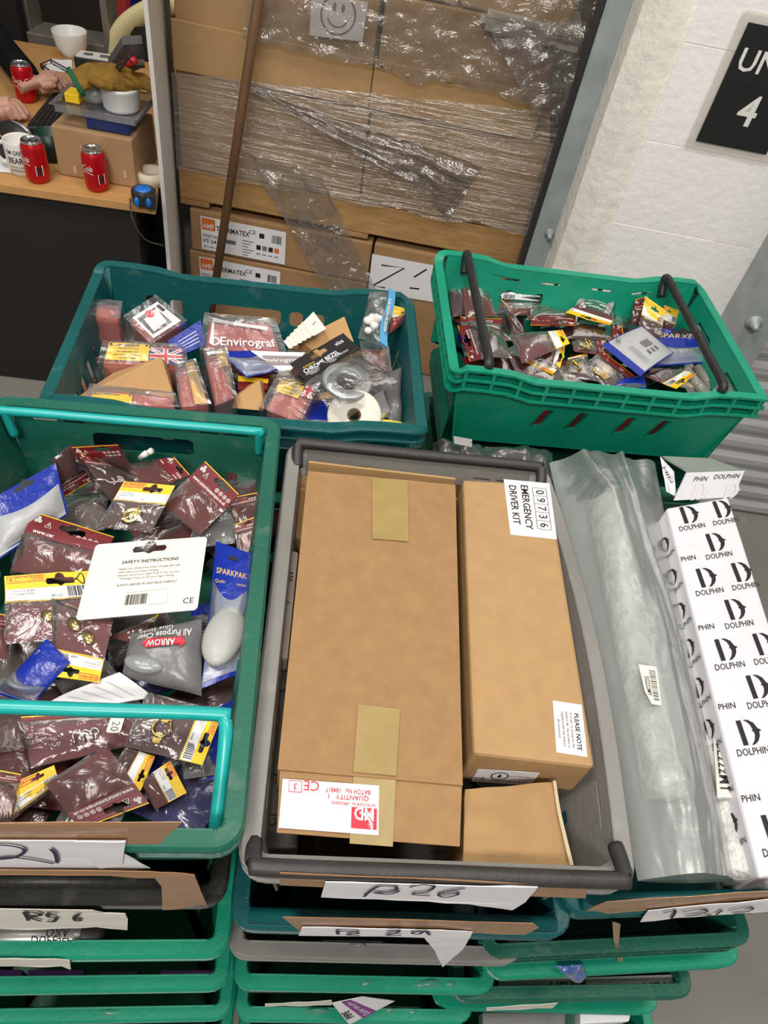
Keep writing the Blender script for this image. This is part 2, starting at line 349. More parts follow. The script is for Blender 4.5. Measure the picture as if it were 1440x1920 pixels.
# ================================================================== crates
def fl(p, z, yaw, W=.4, corner='FL', D=.6):
    q = atz(*p, z); a = math.radians(yaw); e = V((math.cos(a), math.sin(a), 0)); f = V((-e.y, e.x, 0))
    if corner == 'FR': q = q - e * W
    return (q.x, q.y)
def crate(label, FL, z, yaw, W, D, H, mt, holes=(), rim='plain', taper=.024, dip=0, bars=(), barmat=None, group=None, rimmat=None, bulge=0):
    a = math.radians(yaw); e = V((math.cos(a), math.sin(a), 0)); f = V((-e.y, e.x, 0))
    c = V((*FL, z - H)) + e * W / 2 + f * D / 2
    root = thing('bale_arm_crate', label, 'crate', c, a, group); M = MW[root]
    RO = .014; w2, d2 = W / 2 - RO, D / 2 - RO; cc = .013   # rim overhang, half sizes, corner chamfer
    sides = [('F', V((-w2, -d2, 0)), V((1, 0, 0)), 2 * w2), ('R', V((w2, -d2, 0)), V((0, 1, 0)), 2 * d2), ('B', V((w2, d2, 0)), V((-1, 0, 0)), 2 * w2), ('L', V((-w2, d2, 0)), V((0, -1, 0)), 2 * d2)]
    def dz(sd, u, L):                              # the rim is high at the corners and dips along the long sides
        if not dip or (sd in 'FB') != (W > D): return 0
        t = min(u, L - u) / L; return dip * (1 - min(1, max(0, (t - .16) / .05)))
    def pt(sd, u, zz):
        s, o, t, L = sd; n = V((t.y, -t.x, 0)); k = zz / H; top = dz(s, u, L) * max(0, (k - .6) / .4)
        bl = bulge * math.sin(PI * u / L) * k if s == 'R' else 0
        return o + t * u - n * (taper * (1 - k)) * (1 if 0 < u < L else 1) + n * bl + V((0, 0, zz + top))
    def bez(A, sd, nx, B, t):
        e1, e2 = sd[2], nx[2]; Q = A + e1 * (B - A).dot(e1); return A * (1 - t) ** 2 + Q * 2 * t * (1 - t) + B * t * t
    b = MB()
    for i, sd in enumerate(sides):
        hs = [h for h in holes if h[0] == sd[0]]
        zl = sorted({0., H, H * .6, *(h[3] for h in hs), *(h[4] for h in hs)})
        zl = [zz for zz in zl if not any(h[3] < zz < h[4] for h in hs)]
        for z0, z1 in zip(zl, zl[1:]):
            rh = [h for h in hs if h[3] <= z0 + 1e-6 and h[4] >= z1 - 1e-6]
            us = sorted({cc, sd[3] - cc, *([cc + (sd[3] - 2 * cc) * k / 12 for k in range(13)] if dip or bulge else []), *(x for h in rh for x in h[1:3])})
            us = [u for u in us if not any(h[1] < u < h[2] for h in rh)]
            for u0, u1 in zip(us, us[1:]):
                hh = [h for h in rh if h[1] <= u0 + 1e-6 and h[2] >= u1 - 1e-6]
                q = [(u0, z0), (u1, z0), (u1, z1), (u0, z1)]
                sl = hh[0][5] if hh and len(hh[0]) > 5 else 0
                if not hh: b.add([M @ pt(sd, *p) for p in q], [(0, 1, 2, 3)])
                else:                              # a hole with rounded corners
                    mz = lambda zz: sl * ((zz - z0) / (z1 - z0) - .5)
                    r = min(.008, (u1 - u0) * .3, (z1 - z0) * .3); lp = rr(u0 + .001, z0 + .001, u1 - .001, z1 - .001, r, 4)
                    vs = [M @ pt(sd, *p) for p in q] + [M @ pt(sd, p[0] + mz(p[1]), p[1]) for p in lp]
                    cor = [1, 2, 3, 0]; fs = []
                    for k in range(4):
                        for j in range(4): fs.append((cor[k], 4 + k * 5 + j + 1, 4 + k * 5 + j))
                        fs.append((cor[k], cor[(k + 1) % 4], 4 + ((k + 1) % 4) * 5, 4 + k * 5 + 4))
                    b.add(vs, fs)
        nx = sides[(i + 1) % 4]
        for k in range(5):                         # rounded corner
            A, B = [[M @ bez(pt(sd, sd[3] - cc, zz), sd, nx, pt(nx, cc, zz), tt / 5) for zz in (0, H)] for tt in (k, k + 1)]
            b.add([A[0], B[0], B[1], A[1]], [(0, 1, 2, 3)], 0, True)
    base = []
    for i, sd in enumerate(sides): nx = sides[(i + 1) % 4]; base += [M @ pt(sd, cc, 0)] + [M @ bez(pt(sd, sd[3] - cc, 0), sd, nx, pt(nx, cc, 0), k / 5) for k in range(5)]
    b.add(base + [c.copy()], [((k + 1) % 24, k, 24) for k in range(24)]); b.build('body', mt, root, solid=.003)
    # rim lip
    per = []
    for i, sd in enumerate(sides):
        s, o, t, L = sd; n = V((t.y, -t.x, 0)); N = 14 if dip or bulge else 3
        for k in range(N): u = cc + (L - 2 * cc) * k / (N - 1); bl = bulge * math.sin(PI * u / L) if s == 'R' else 0; per.append((pt(sd, u, H) , n, 0))
        nx = sides[(i + 1) % 4]; n2 = V((nx[2].y, -nx[2].x, 0))
        for k in range(1, 5): per.append((bez(pt(sd, L - cc, H), sd, nx, pt(nx, cc, H), k / 5), (n * (1 - k / 5) + n2 * k / 5).normalized(), 0))
    q = .0035
    prof = [(-q, 0), (RO, .001), (RO + .003, -.003), (RO + .003, -.008), (RO - .003, -.0105), (RO - .003, -.022), (RO + .002, -.024), (RO + .002, -.028), (RO - .0065, -.028), (RO - .0065, -.004), (-q, -q)]
    loops = [prof]
    if rim == 'rib': loops = [[(-q, za), (RO, za + .001), (RO, za - q), (-q, za - q)] for za in (0, -.02, -.04)]
    n = len(per); b = MB()
    for prof in loops:
        k = len(prof); vs = [M @ (p + nn * o + V((0, 0, d))) for p, nn, _ in per for o, d in prof]
        b.add(vs, [(i * k + j, ((i + 1) % n) * k + j, ((i + 1) % n) * k + (j + 1) % k, i * k + (j + 1) % k) for i in range(n) for j in range(k)])
    for sd in sides:
        s, o, t, L = sd; nn = V((t.y, -t.x, 0)); m = int(L / (.05 if rim == 'rib' else .13))
        for i in range(m + 1):
            u = cc + (L - 2 * cc) * i / m; p = pt(sd, u, H) + nn * (RO / 2 + .001); hh = .04 if rim == 'rib' else .022; wd = .003
            A = [M @ (p + t * x + nn * y + V((0, 0, -.002))) for x, y in ((-wd, -RO / 2), (wd, -RO / 2), (wd, RO / 2 - .002), (-wd, RO / 2 - .002))]
            b.hexa(A, [v - V((0, 0, hh)) for v in A])
    b.build('rim', rimmat or mt, root)
    for bar in bars:
        bb = MB(); bb.tube([M @ V(p) for p in bar[0]], bar[1], 10); bb.build('bale_arm', barmat, root)
    return root
def smooth(pts, n=5):                              # rounded path through points
    pts = [V(p) for p in pts]; o = []
    for i in range(len(pts) - 1):
        p0, p1, p2, p3 = pts[max(i - 1, 0)], pts[i], pts[i + 1], pts[min(i + 2, len(pts) - 1)]
        for k in range(n):
            t = k / n; o.append(.5 * ((2 * p1) + (p2 - p0) * t + (2 * p0 - 5 * p1 + 4 * p2 - p3) * t * t + (3 * p1 - p0 - 3 * p2 + p3) * t ** 3))
    return o + [pts[-1]]
def vholes(sd, us, w, z0, z1, sl=0): return [(sd, u - w / 2, u + w / 2, z0, z1, sl) for u in us]
def std_holes(W, D, H):
    h = []
    for sd, L in (('F', W), ('B', W), ('R', D), ('L', D)):
        L -= .036
        h += [(sd, L * .3, L * .7, H * .62, H * .8), (sd, L * .08, L * .18, H * .86, H * .9), (sd, L * .2, L * .28, H * .86, H * .9), (sd, L * .72, L * .8, H * .86, H * .9), (sd, L * .82, L * .92, H * .86, H * .9)]
        h += vholes(sd, [L * k for k in (.15, .25, .35, .45, .55, .65, .75, .85)], .02, H * .16, H * .48)
    return h
def low_holes(W, D, H):
    h = []
    for sd, L in (('R', D), ('L', D)): h += vholes(sd, [(L - .036) * k for k in (.15, .25, .35, .45, .55, .65, .75, .85)], .02, H * .2, H * .6)
    return h
FZ = {}                                            # front plane of each labelled crate: point, normal
def fplane(root, D, out=.0035):
    M = MW[root]; return M @ V((0, -D / 2 - out, 0)), (M.to_3x3() @ V((0, -1, 0)))
def onfront(root, D, poly, name, mt, w=.0008, out=.0035):
    p, n = fplane(root, D, out); pts = [onp(x, y, p, n) for x, y in poly]
    b = MB(); cen = sum(pts, V()) / len(pts); ex = (MW[root].to_3x3() @ V((1, 0, 0))); ez = V((0, 0, 1)); lp = [((q - cen).dot(ex), -(q - cen).dot(ez)) for q in pts]
    mp = lambda x, y, w=0: cen + ex * x - ez * y + n * (w + .0015 * noise.noise(V((x * 30, y * 30, 3))))
    b.shape([edge(lp, 4)], mp, w); return b.build(name, mt, root)
def write(root, D, strokes, wd=.004, out=.0065, m=None):
    p, n = fplane(root, D, out); b = MB(); par = None
    for st in strokes:
        if len(st) < 2: continue
        pts = smooth([V((x, y, 0)) for x, y in st], 4); q = [onp(v.x, v.y, p, n) for v in pts]; cen = q[0]
        ex = (MW[root].to_3x3() @ V((1, 0, 0))); ez = V((0, 0, 1))
        b.ribbon([((v - cen).dot(ex), -(v - cen).dot(ez)) for v in q], lambda x, y, w=0: cen + ex * x - ez * y + n * w, wd)
    return b
PENB = mat('blue_black_pen', (.03, .025, .07), .6, var=0); MARK = mat('black_marker', (.012, .012, .014), .6, var=0)

# ---- left stack
YL = 11
WL = dict(W=.4, D=.6)
ca = crate('large dark green crate heaped with maroon and yellow hardware packs, nearest on the left', fl((450, 1590), 1.07, YL, .4, 'FR'), 1.07, YL, .4, .6, .172, P_DGREEN, std_holes(.4, .6, .172),
  bars=[(smooth([(-.17, .262, .135), (-.172, .262, .175), (-.165, .262, .18), (0, .262, .18), (.165, .262, .18), (.172, .262, .175), (.172, .27, .13)]), .0065),
        (smooth([(-.172, -.27, .12), (-.175, -.2, .165), (-.172, -.175, .176), (-.16, -.17, .178), (0, -.17, .178), (.16, -.17, .178), (.172, -.175, .176), (.175, -.2, .165), (.172, -.27, .12)]), .0075)], barmat=P_TBAR)
onfront(ca, .6, [(-90, 1543), (342, 1540), (318, 1562), (300, 1580), (230, 1583), (-90, 1578)], 'tape', TAPEB)
lab = onfront(ca, .6, [(-90, 1575), (142, 1575), (236, 1575), (232, 1600), (255, 1612), (282, 1627), (180, 1632), (-90, 1628)], 'paper_label', PAPER, .0009, .006)
onfront(ca, .6, [(140, 1577), (236, 1575), (232, 1600), (230, 1620), (186, 1628), (168, 1610), (148, 1595)], 'torn_flap', PAPER, .001, .0075)
write(ca, .6, [[(-30, 1590), (-10, 1583), (20, 1584), (44, 1590), (44, 1598), (25, 1607), (-12, 1610), (20, 1606), (60, 1610), (102, 1618)], [(95, 1590), (104, 1600), (108, 1617)]], .0035, .0085).build('handwriting', PENB, lab)
onfront(ca, .6, [(-90, 1630), (280, 1631), (365, 1640), (388, 1695), (345, 1700), (305, 1705), (303, 1660), (290, 1645), (180, 1640), (-90, 1638)], 'loose_tape', TAPEB, .0009, .01)
cb = crate('black crate labelled R56, second down in the left stack', fl((420, 1690), .895, YL, .4, 'FR'), .895, YL, .4, .6, .172, P_BLACK, low_holes(.4, .6, .172),
  bars=[([(-.17, -.28, .174), (.17, -.28, .174)], .008), ([(-.17, .28, .174), (.17, .28, .174)], .008)], barmat=P_BLACK)
lab = onfront(cb, .6, [(-60, 1702), (175, 1704), (195, 1711), (235, 1712), (240, 1722), (239, 1743), (180, 1737), (110, 1741), (0, 1741), (-60, 1738)], 'paper_label', PAPERY, .0009, .006)
write(cb, .6, [[(45, 1709), (50, 1716), (54, 1725)], [(42, 1710), (62, 1709), (78, 1714), (58, 1719), (78, 1726)], [(108, 1713), (90, 1712), (92, 1718), (106, 1720), (100, 1727), (88, 1726)], [(150, 1713), (140, 1718), (142, 1725), (152, 1724), (142, 1720)]], .0045, .0085).build('handwriting', MARK, lab)
cc_ = crate('bright green crate with a torn label strip, third down in the left stack', fl((425, 1790), .72, YL, .4, 'FR'), .72, YL, .4, .6, .172, P_GREEN, low_holes(.4, .6, .172))
onfront(cc_, .6, [(-50, 1797), (105, 1797), (131, 1800), (133, 1817), (115, 1811), (60, 1811), (-50, 1811)], 'torn_label', PAPERY)
cd = crate('bright green crate holding purple boxes, fourth down in the left stack', fl((424, 1852), .545, YL, .4, 'FR'), .545, YL, .4, .6, .172, P_GREEN, low_holes(.4, .6, .172))
ce = crate('bright green crate, lowest one visible in the left stack', fl((430, 1908), .37, YL, .4, 'FR'), .37, YL, .4, .6, .172, P_GREEN, low_holes(.4, .6, .172))
cf = crate('green crate at the foot of the left stack', fl((430, 1960), .195, YL, .4, 'FR'), .195, YL, .4, .6, .172, P_GREEN)
# ---- centre stack
YC = 9.4
cg = crate('grey crate labelled B26 holding brown cardboard boxes in the centre', (-.063, .193), 1.04, YC, .4, .6, .172, P_GREY, std_holes(.4, .6, .172), bulge=.018, rimmat=P_GREY,
  bars=[(smooth([(-.188, -.27, .166), (-.186, -.292, .178), (-.17, -.297, .18), (0, -.297, .18), (.17, -.297, .18), (.186, -.292, .178), (.188, -.26, .168)]), .0085),
        (smooth([(-.185, .255, .165), (-.186, .285, .18), (-.17, .289, .182), (0, .289, .182), (.17, .289, .182), (.186, .285, .18), (.185, .255, .165)]), .0085)], barmat=P_BAR)
onfront(cg, .6, [(525, 1636), (1100, 1660), (1098, 1683), (525, 1660)], 'tape', TAPEB)
lab = onfront(cg, .6, [(610, 1652), (800, 1657), (1008, 1662), (985, 1690), (960, 1705), (880, 1694), (790, 1688), (602, 1681)], 'paper_label', PAPER, .0009, .006)
write(cg, .6, [[(682, 1680), (694, 1670), (712, 1660), (740, 1661), (742, 1667), (722, 1672), (700, 1672), (725, 1675), (742, 1672), (748, 1668)], [(768, 1662), (790, 1657), (814, 1660), (802, 1670), (772, 1675), (806, 1678)], [(872, 1664), (842, 1669), (822, 1676), (835, 1681), (858, 1676), (854, 1672), (830, 1675)]], .0032, .0085).build('handwriting', PENB, lab)
ch = crate('dark teal crate labelled R29 under the grey crate', fl((432, 1735), .865, YC), .865, YC, .4, .6, .172, P_TEAL, low_holes(.4, .6, .172),
  bars=[([(-.18, -.29, .176), (.18, -.29, .176)], .0085), ([(-.18, .29, .176), (.18, .29, .176)], .0085)], barmat=P_TEAL)
onfront(ch, .6, [(530, 1717), (1000, 1730), (1010, 1738), (985, 1752), (900, 1748), (560, 1744)], 'tape', TAPEB)
lab = onfront(ch, .6, [(566, 1738), (660, 1739), (830, 1742), (886, 1748), (868, 1778), (830, 1812), (814, 1780), (795, 1756), (560, 1753)], 'paper_label', PAPER, .0009, .006)
write(ch, .6, [[(632, 1744), (634, 1751)], [(634, 1745), (655, 1744), (672, 1748), (650, 1751), (674, 1753)], [(726, 1744), (748, 1743), (742, 1748), (724, 1752), (752, 1752)], [(790, 1743), (772, 1748), (786, 1750), (796, 1744), (806, 1752)]], .004, .0085).build('handwriting', PENB, lab)
ci = crate('grey crate, third down in the centre stack', fl((426, 1790), .685, YC), .685, YC, .4, .6, .172, P_GREY, low_holes(.4, .6, .172), rim='plain')
cj = crate('bright green crate holding a pipe leaflet pack, fourth down in the centre stack', fl((436, 1850), .51, YC), .51, YC, .4, .6, .172, P_GREEN, low_holes(.4, .6, .172))
onfront(cj, .6, [(497, 1882), (560, 1879), (622, 1875), (622, 1884), (560, 1885), (497, 1886)], 'torn_label', PAPERY)
ck = crate('bright green crate, lowest one visible in the centre stack', fl((440, 1910), .335, YC), .335, YC, .4, .6, .172, P_GREEN, low_holes(.4, .6, .172))
cl = crate('green crate at the foot of the centre stack', fl((446, 1962), .165, YC), .165, YC, .4, .6, .162, P_GREEN)
# ---- right stack
YR = 13
T0 = fl((1062, 1712), .88, YR)
cm = crate('dark teal crate labelled 1212 carrying the long polythene bag on the right', T0, .88, YR, .4, .6, .172, P_TEAL, low_holes(.4, .6, .172),
  bars=[([(-.18, -.29, .176), (.18, -.29, .176)], .0085), ([(-.18, .29, .176), (.18, .29, .176)], .0085)], barmat=P_TEAL)
onfront(cm, .6, [(1100, 1705), (1135, 1690), (1460, 1668), (1460, 1690), (1140, 1712)], 'tape', TAPEB)
lab = onfront(cm, .6, [(1215, 1707), (1300, 1698), (1460, 1684), (1460, 1706), (1300, 1718), (1200, 1727)], 'paper_label', PAPER, .0009, .006)
write(cm, .6, [[(1243, 1711), (1266, 1706), (1258, 1722)], [(1278, 1709), (1310, 1704), (1326, 1707), (1308, 1713), (1284, 1717), (1316, 1714), (1336, 1716)], [(1354, 1705), (1342, 1714)], [(1366, 1706), (1392, 1701), (1412, 1702), (1396, 1709), (1374, 1713), (1408, 1711)]], .0035, .0085).build('handwriting', MARK, lab)
onfront(cm, .6, [(1148, 1728), (1163, 1732), (1160, 1770), (1168, 1795), (1166, 1818), (1156, 1820), (1157, 1790), (1150, 1760)], 'tape_tail', TAPEB, .0009, .009)
cn = crate('shallow dark green crate with pale rim ribs under the 1212 crate', fl((1415, 1772), .7, YR, .4, 'FR'), .7, YR, .4, .6, .1, P_DGREEN, (), rim='rib')
co = crate('shallow bright green crate with a blue bag caught over its side in the right stack', fl((1392, 1806), .6, YR, .4, 'FR'), .6, YR, .4, .6, .1, P_GREEN)
cp = crate('dark green crate holding two grey printed boxes in the right stack', fl((1302, 1867), .475, YR - 2, .4, 'FR'), .475, YR - 2, .4, .6, .135, P_DGREEN, low_holes(.4, .6, .135))
onfront(cp, .6, [(912, 1889), (1046, 1880), (1036, 1889), (912, 1894)], 'torn_label', PAPERY)
cq = crate('bright green crate, lowest one visible in the right stack', fl((1237, 1898), .345, YR - 4, .4, 'FR'), .345, YR - 4, .4, .6, .17, P_GREEN, low_holes(.4, .6, .17))
cr = crate('green crate at the foot of the right stack', fl((1230, 1955), .17, YR - 4, .4, 'FR'), .17, YR - 4, .4, .6, .165, P_GREEN)
# ---- back stacks
th = []
for sd, L in (('F', .564), ('B', .564)):
    th += vholes(sd, [L * .3, L * .375, L * .78, L * .86], .028, .098, .13)
    th += vholes(sd, [L * .3, L * .375, L * .78, L * .86], .028, .03, .062)
    th += vholes(sd, [L * .55], .14, .098, .13)
for sd in 'RL': th += vholes(sd, [.364 * k for k in (.2, .32, .44, .56, .68, .8)], .02, .03, .12)
ct = crate('dark teal crate of pink fire pads and wrapped parts behind the left crate', (-.545, .766), 1.02, 11.1, .6, .4, .172, P_TEAL, th, dip=.012)
for i, zz in enumerate((.845, .67, .495, .32, .17)):
    crate('teal crate stacked below the crate of pink fire pads', (-.54, .768), zz, 11.1, .6, .4, .172 if i < 4 else .165, P_TEAL if i % 2 else P_DGREEN, group='hidden teal crates')
gh = []
for sd, L in (('F', .564), ('B', .564)):
    gh += vholes(sd, [L * .33, L * .45, L * .62, L * .74], .022, .055 if sd == 'F' else .07, .105 if sd == 'F' else .134, .018 if sd == 'F' else -.014)
    gh += vholes(sd, [L * .22, L * .38, L * .58, L * .74], .045, .124 if sd == 'F' else .152, .13 if sd == 'F' else .16)
gh += [('R', .06, .13, .1, .15), ('R', .22, .3, .1, .15), ('R', .12, .25, .045, .09), ('L', .06, .13, .1, .15), ('L', .12, .25, .045, .09)]
cu_ = crate('bright green crate with two black bars at the back right, filled with hardware packs', (.062, 1.022), 1.045, 10.8, .6, .4, .18, P_GREEN, gh, rim='rib', dip=.014, taper=.03,
  bars=[(smooth([(-.235, .165, .165), (-.235, .182, .19), (-.235, .175, .203), (-.235, .1, .203), (-.235, 0, .203), (-.235, -.1, .203), (-.235, -.175, .203), (-.235, -.182, .19), (-.25, -.17, .165)]), .0085),
        (smooth([(.2, .165, .165), (.2, .182, .19), (.2, .175, .203), (.2, .1, .203), (.2, 0, .203), (.2, -.1, .203), (.2, -.175, .203), (.2, -.182, .19), (.21, -.17, .165)]), .0085)], barmat=P_BLACK)
for i, zz in enumerate((.86, .685, .51, .335, .165)):
    crate('green crate stacked below the back right crate', (.1, .97 if i == 0 else 1.03), zz, 10.8, .52, .4, .172 if i < 4 else .162, P_DGREEN, group='hidden green crates')

Mg = MW[cu_]
for k, x in enumerate((-.096, -.028, .068, .135)):
    q = [V((x - .04, -.172, .13)), V((x + .045, -.172, .132)), V((x + .04, -.155, .02)), V((x - .045, -.155, .022))]; PG = Patch([Mg @ v for v in q])
    b = MB(); b.slab(lambda u, v: PG(u, v, .002), lambda u, v: PG(u, v, 0), 4, 4); tag(b.build('maroon_card', DARKMAR if k % 2 else MAROON), 'maroon card seen through a slanted slot in the near wall of the bright green crate', 'card', 'cards behind the slots')

# ================================================================== pallet load behind
PYW = math.radians(2.5); PT = math.tan(PYW)
def pp(x, z, out=0): return V((x, 2.4 + PT * x - out, z))        # a point on the front of the load
def ppx(x, y, out=0): return onp(x, y, (0, 2.4 - out, 0), (-PT, 1, 0))
def carton(name, label, x0, x1, z0, z1, mt=CARDW, depth=.5, out=0, group=None, cat='carton', jit=0):
    r = thing(name, label, cat, pp((x0 + x1) / 2, z0, -depth / 2), PYW, group)
    b = MB(); f = lambda o, zz: [pp(x0 + rnd(0, jit), zz, o), pp(x1 - rnd(0, jit), zz, o)]
    t = [pp(x0, z1, out), pp(x1, z1, out), pp(x1, z1, -depth), pp(x0, z1, -depth)]; k = [pp(x0, z0, out), pp(x1, z0, out), pp(x1, z0, -depth), pp(x0, z0, -depth)]
    b.hexa(t, k); b.build('box', mt, r, .006); return r
pal = thing('pallet', 'timber pallet carrying the film wrapped cartons behind the crates', 'pallet', pp(-.32, .53, -.4), PYW)
WOOD = mat('pallet_wood', lin(178, 138, 88), .75, 0, .2, 5, .15, 40, .3, 0, (2, 14, 14))
b = MB(); b.hexa([pp(-.92, .655), pp(.27, .655), pp(.27, .655, -.1), pp(-.92, .655, -.1)], [pp(-.92, .55), pp(.27, .55), pp(.27, .55, -.1), pp(-.92, .55, -.1)]); b.build('lead_bearer', WOOD, pal, .003)
for y in (.35, .7):
    b = MB(); b.hexa([pp(-.92, .635, -y), pp(.27, .635, -y), pp(.27, .635, -y - .1), pp(-.92, .635, -y - .1)], [pp(-.92, .54, -y), pp(.27, .54, -y), pp(.27, .54, -y - .1), pp(-.92, .54, -y - .1)]); b.build('bearer', WOOD, pal, .003)
for x in (-.92, -.36, .17):
    b = MB(); b.hexa([pp(x, .549, -.002), pp(x + .1, .549, -.002), pp(x + .1, .549, -.8), pp(x, .549, -.8)], [pp(x, .53, -.002), pp(x + .1, .53, -.002), pp(x + .1, .53, -.8), pp(x, .53, -.8)]); b.build('bottom_board', WOOD, pal)
carton('carton', 'large brown carton at bottom left of the wrapped pallet load', -.908, -.306, .657, .955)
carton('carton', 'large brown carton at bottom right of the wrapped pallet load', -.3, .262, .657, .955)
def lidded(label, x0, x1):
    r = carton('lidded_carton', label, x0, x1, .958, 1.25)
    b = MB(); b.hexa([pp(x0 - .008, 1.09, .012), pp(x1 + .004, 1.085, .012), pp(x1 + .004, 1.085, .002), pp(x0 - .008, 1.09, .002)], [pp(x0 - .008, .955, .014), pp(x1 + .004, .955, .012), pp(x1 + .004, .955, .002), pp(x0 - .008, .955, .002)]); b.build('lid_flap', CARDL, r, .003); return r
lidded('brown carton with a pale lid flap at the upper left of the pallet load', -.9, -.312)
lidded('brown carton with a pale lid flap at the upper right of the pallet load', -.298, .2)
carton('carton', 'brown carton topmost of the wrapped pallet load', -.88, -.1, 1.255, 1.5)
carton('carton', 'brown carton at top right of the wrapped pallet load', -.09, .22, 1.255, 1.45)
for i in range(3):                                 # battered board bundle at the top right corner
    b = MB(); z0 = 1.22 + i * .016; sk = rnd(-.01, .01)
    b.hexa([pp(-.02 + sk, z0 + .014, .03), pp(.255, z0 + .005, .03 + sk), pp(.255, z0 + .005, -.2), pp(-.02, z0 + .014, -.2)], [pp(-.02 + sk, z0, .03), pp(.255, z0 - .008, .03 + sk), pp(.255, z0 - .008, -.2), pp(-.02, z0, -.2)])
    tag(b.build('board_sheet', mat('torn_board', lin(196, 190, 180), .8, 0, .2, 20)), 'torn pale board sheet jutting out at the top right corner of the pallet load', 'board', 'torn board sheets')
# stretch film, with folds, and the crumpled torn sheet over the top
def sheet(poly4, nu, nv, out, amp, sc, seed, rag=0):
    a, bq, c, d = [ppx(*p, out) for p in poly4]
    def fn(u, v):
        if rag and v > .999: v = 1 + rag * noise.noise(V((u * 9, seed, 2))) 
        p = (a * (1 - u) + bq * u) * (1 - v) + (d * (1 - u) + c * u) * v
        w = amp * (noise.noise(V((p.x * sc[0], p.z * sc[1], seed))) + .5 * noise.noise(V((p.x * sc[0] * 2.3, p.z * sc[1] * 2.3, seed + 5))))
        return p + V((0, -abs(w) - .002, 0))
    return fn
b = MB(); b.grid(sheet([(322, 135), (1090, 215), (1005, 442), (332, 318)], 70, 30, .016, .008, (2.5, 26), 1, .05), 80, 44)
tag(b.build('stretch_film', WRAP), 'tight glossy stretch film wrapped round the bottom cartons of the pallet load', 'stretch film')
b = MB(); b.grid(sheet([(470, -40), (1150, -40), (1090, 215), (455, 70)], 60, 40, .034, .022, (7, 9), 4, .16), 80, 50)
tag(b.build('loose_film', CRUM), 'crumpled loose film sheet hanging over the top cartons of the pallet load', 'film sheet')
tc, bc = smooth([ppx(x, y, .045) for x, y in ((452, 150), (560, 190), (690, 235), (800, 272), (905, 312))], 8), smooth([ppx(x, y, .06) for x, y in ((452, 154), (560, 222), (690, 300), (790, 350), (838, 415))], 8)
def drape(u, v):
    k = min(len(tc) - 1, int(u * (len(tc) - 1))); p = tc[k] * (1 - v) + bc[k] * v; w = .018 * math.sin(v * 9 + u * 3) * min(1, u * 3) + .02 * noise.noise(V((u * 9, v * 5, 3))) + .008 * noise.noise(V((u * 30, v * 14, 3)))
    return p + V((0, -abs(w), 0))
b = MB(); b.grid(drape, len(tc) - 1, 22)
tag(b.build('film_drape', film('grey_film', (.72, .71, .69), .2, lin(120, 114, 108), .2, .5, 20, .08)), 'dark draped fold of film slanting across the bottom cartons', 'film fold')
b = MB(); b.grid(sheet([(460, 285), (600, 320), (722, 570), (620, 556)], 20, 50, .05, .03, (12, 8), 9), 24, 50)
tag(b.build('film_tail', CRUM), 'torn film tail hanging down in front of the pallet timber', 'film tail')
b = MB(); b.grid(sheet([(905, 30), (1100, 40), (1060, 225), (1005, 215)], 20, 50, .05, .026, (12, 10), 13, .2), 30, 30)
tag(b.build('film_flap', CRUM), 'ragged film flap hanging at the right end of the pallet load', 'film flap')
# face drawing
smp = Patch([ppx(585, -14, .02), ppx(690, 4, .02), ppx(680, 78, .02), ppx(580, 66, .02)])
sm = thing('face_drawing', 'white paper with a smiling face outline under film on the pallet load', 'paper', smp(.5, 1))
b = MB(); b.shape([[(0, 0), (smp.W, 0), (smp.W, smp.L), (0, smp.L)]], smp.m, .001); b.build('paper', PAPER, sm)
b = MB(); F = lambda x, y, w: smp.m(x, y, w + .001); c0 = (smp.W * .5, smp.L * .42)
b.ring(c0, .046, .051, F); b.ring(c0, .028, .032, F, a0=.3, a1=PI - .3)
for s in (-1, 1): b.shape([[(c0[0] + s * .012 + .005 * math.cos(t), c0[1] - .018 + .011 * math.sin(t)) for t in [k * PI / 6 for k in range(12)]]], lambda x, y, w: F(x, y, .0008))
b.build('drawing', GREYINK, sm)
# cartons under the pallet
def tex_label(r, x0, x1, z0, z1):
    lp = Patch([pp(x0, z1, .004), pp(x1, z1, .004), pp(x1, z0, .004), pp(x0, z0, .004)]); F = lp.m; W, L = lp.W, lp.L
    b = MB(); b.shape([[(0, 0), (W, 0), (W, L), (0, L)]], F, .0008, 0); G = lambda x, y, w: F(x, y, w + .001)
    b.quad(G, .004, .004, .052, .048, 1); b.text('AMF', G, .028, .034, .026, 0, 0, .01, .0012, .0, .04)
    b.text('THERMATEX', G, .115, .036, .032, 0, 2, .012, .0008, 0, .12)
    b.text('VENETIAN', G, .035, .07, .018, 0, 2, 0, .0008, 0, .06); b.text('VT-24', G, .03, .09, .02, 0, 2, .01, .0008, 0, .05); b.text('600 x 600 mm', G, .035, .112, .016, 0, 2, 0, .0008, 0, .055)
    b.text('CE', G, .185, .024, .022, 0, 2, 0); b.quad(G, .09, .07, .125, .085, 3); b.barcode(G, .255, .02, .29, .05, 2); b.quad(G, .21, .022, .228, .04, 2)
    for i in range(7): b.quad(G, .15, .06 + i * .011, .19 - .01 * (i % 3), .063 + i * .011, 3)
    for i in range(4): b.quad(G, .2 + i * .022, .068, .216 + i * .022, .086, (2, 3, 2, 1)[i]); b.quad(G, .2 + i * .022, .1, .214 + i * .022, .104, 3)
    b.build('printed_label', [PAPER, mat('orange_ink', lin(222, 110, 40), .6, var=0), INK, GREYINK], r)
ORC = mat('tile_carton', lin(165, 130, 92), .85, 0, .08, 9, .05, 200, .2)
r = carton('tile_carton', 'brown ceiling tile carton with a white label, upper of two under the pallet', -.89, -.24, .362, .518, ORC, .55); tex_label(r, -.85, -.545, .375, .5)
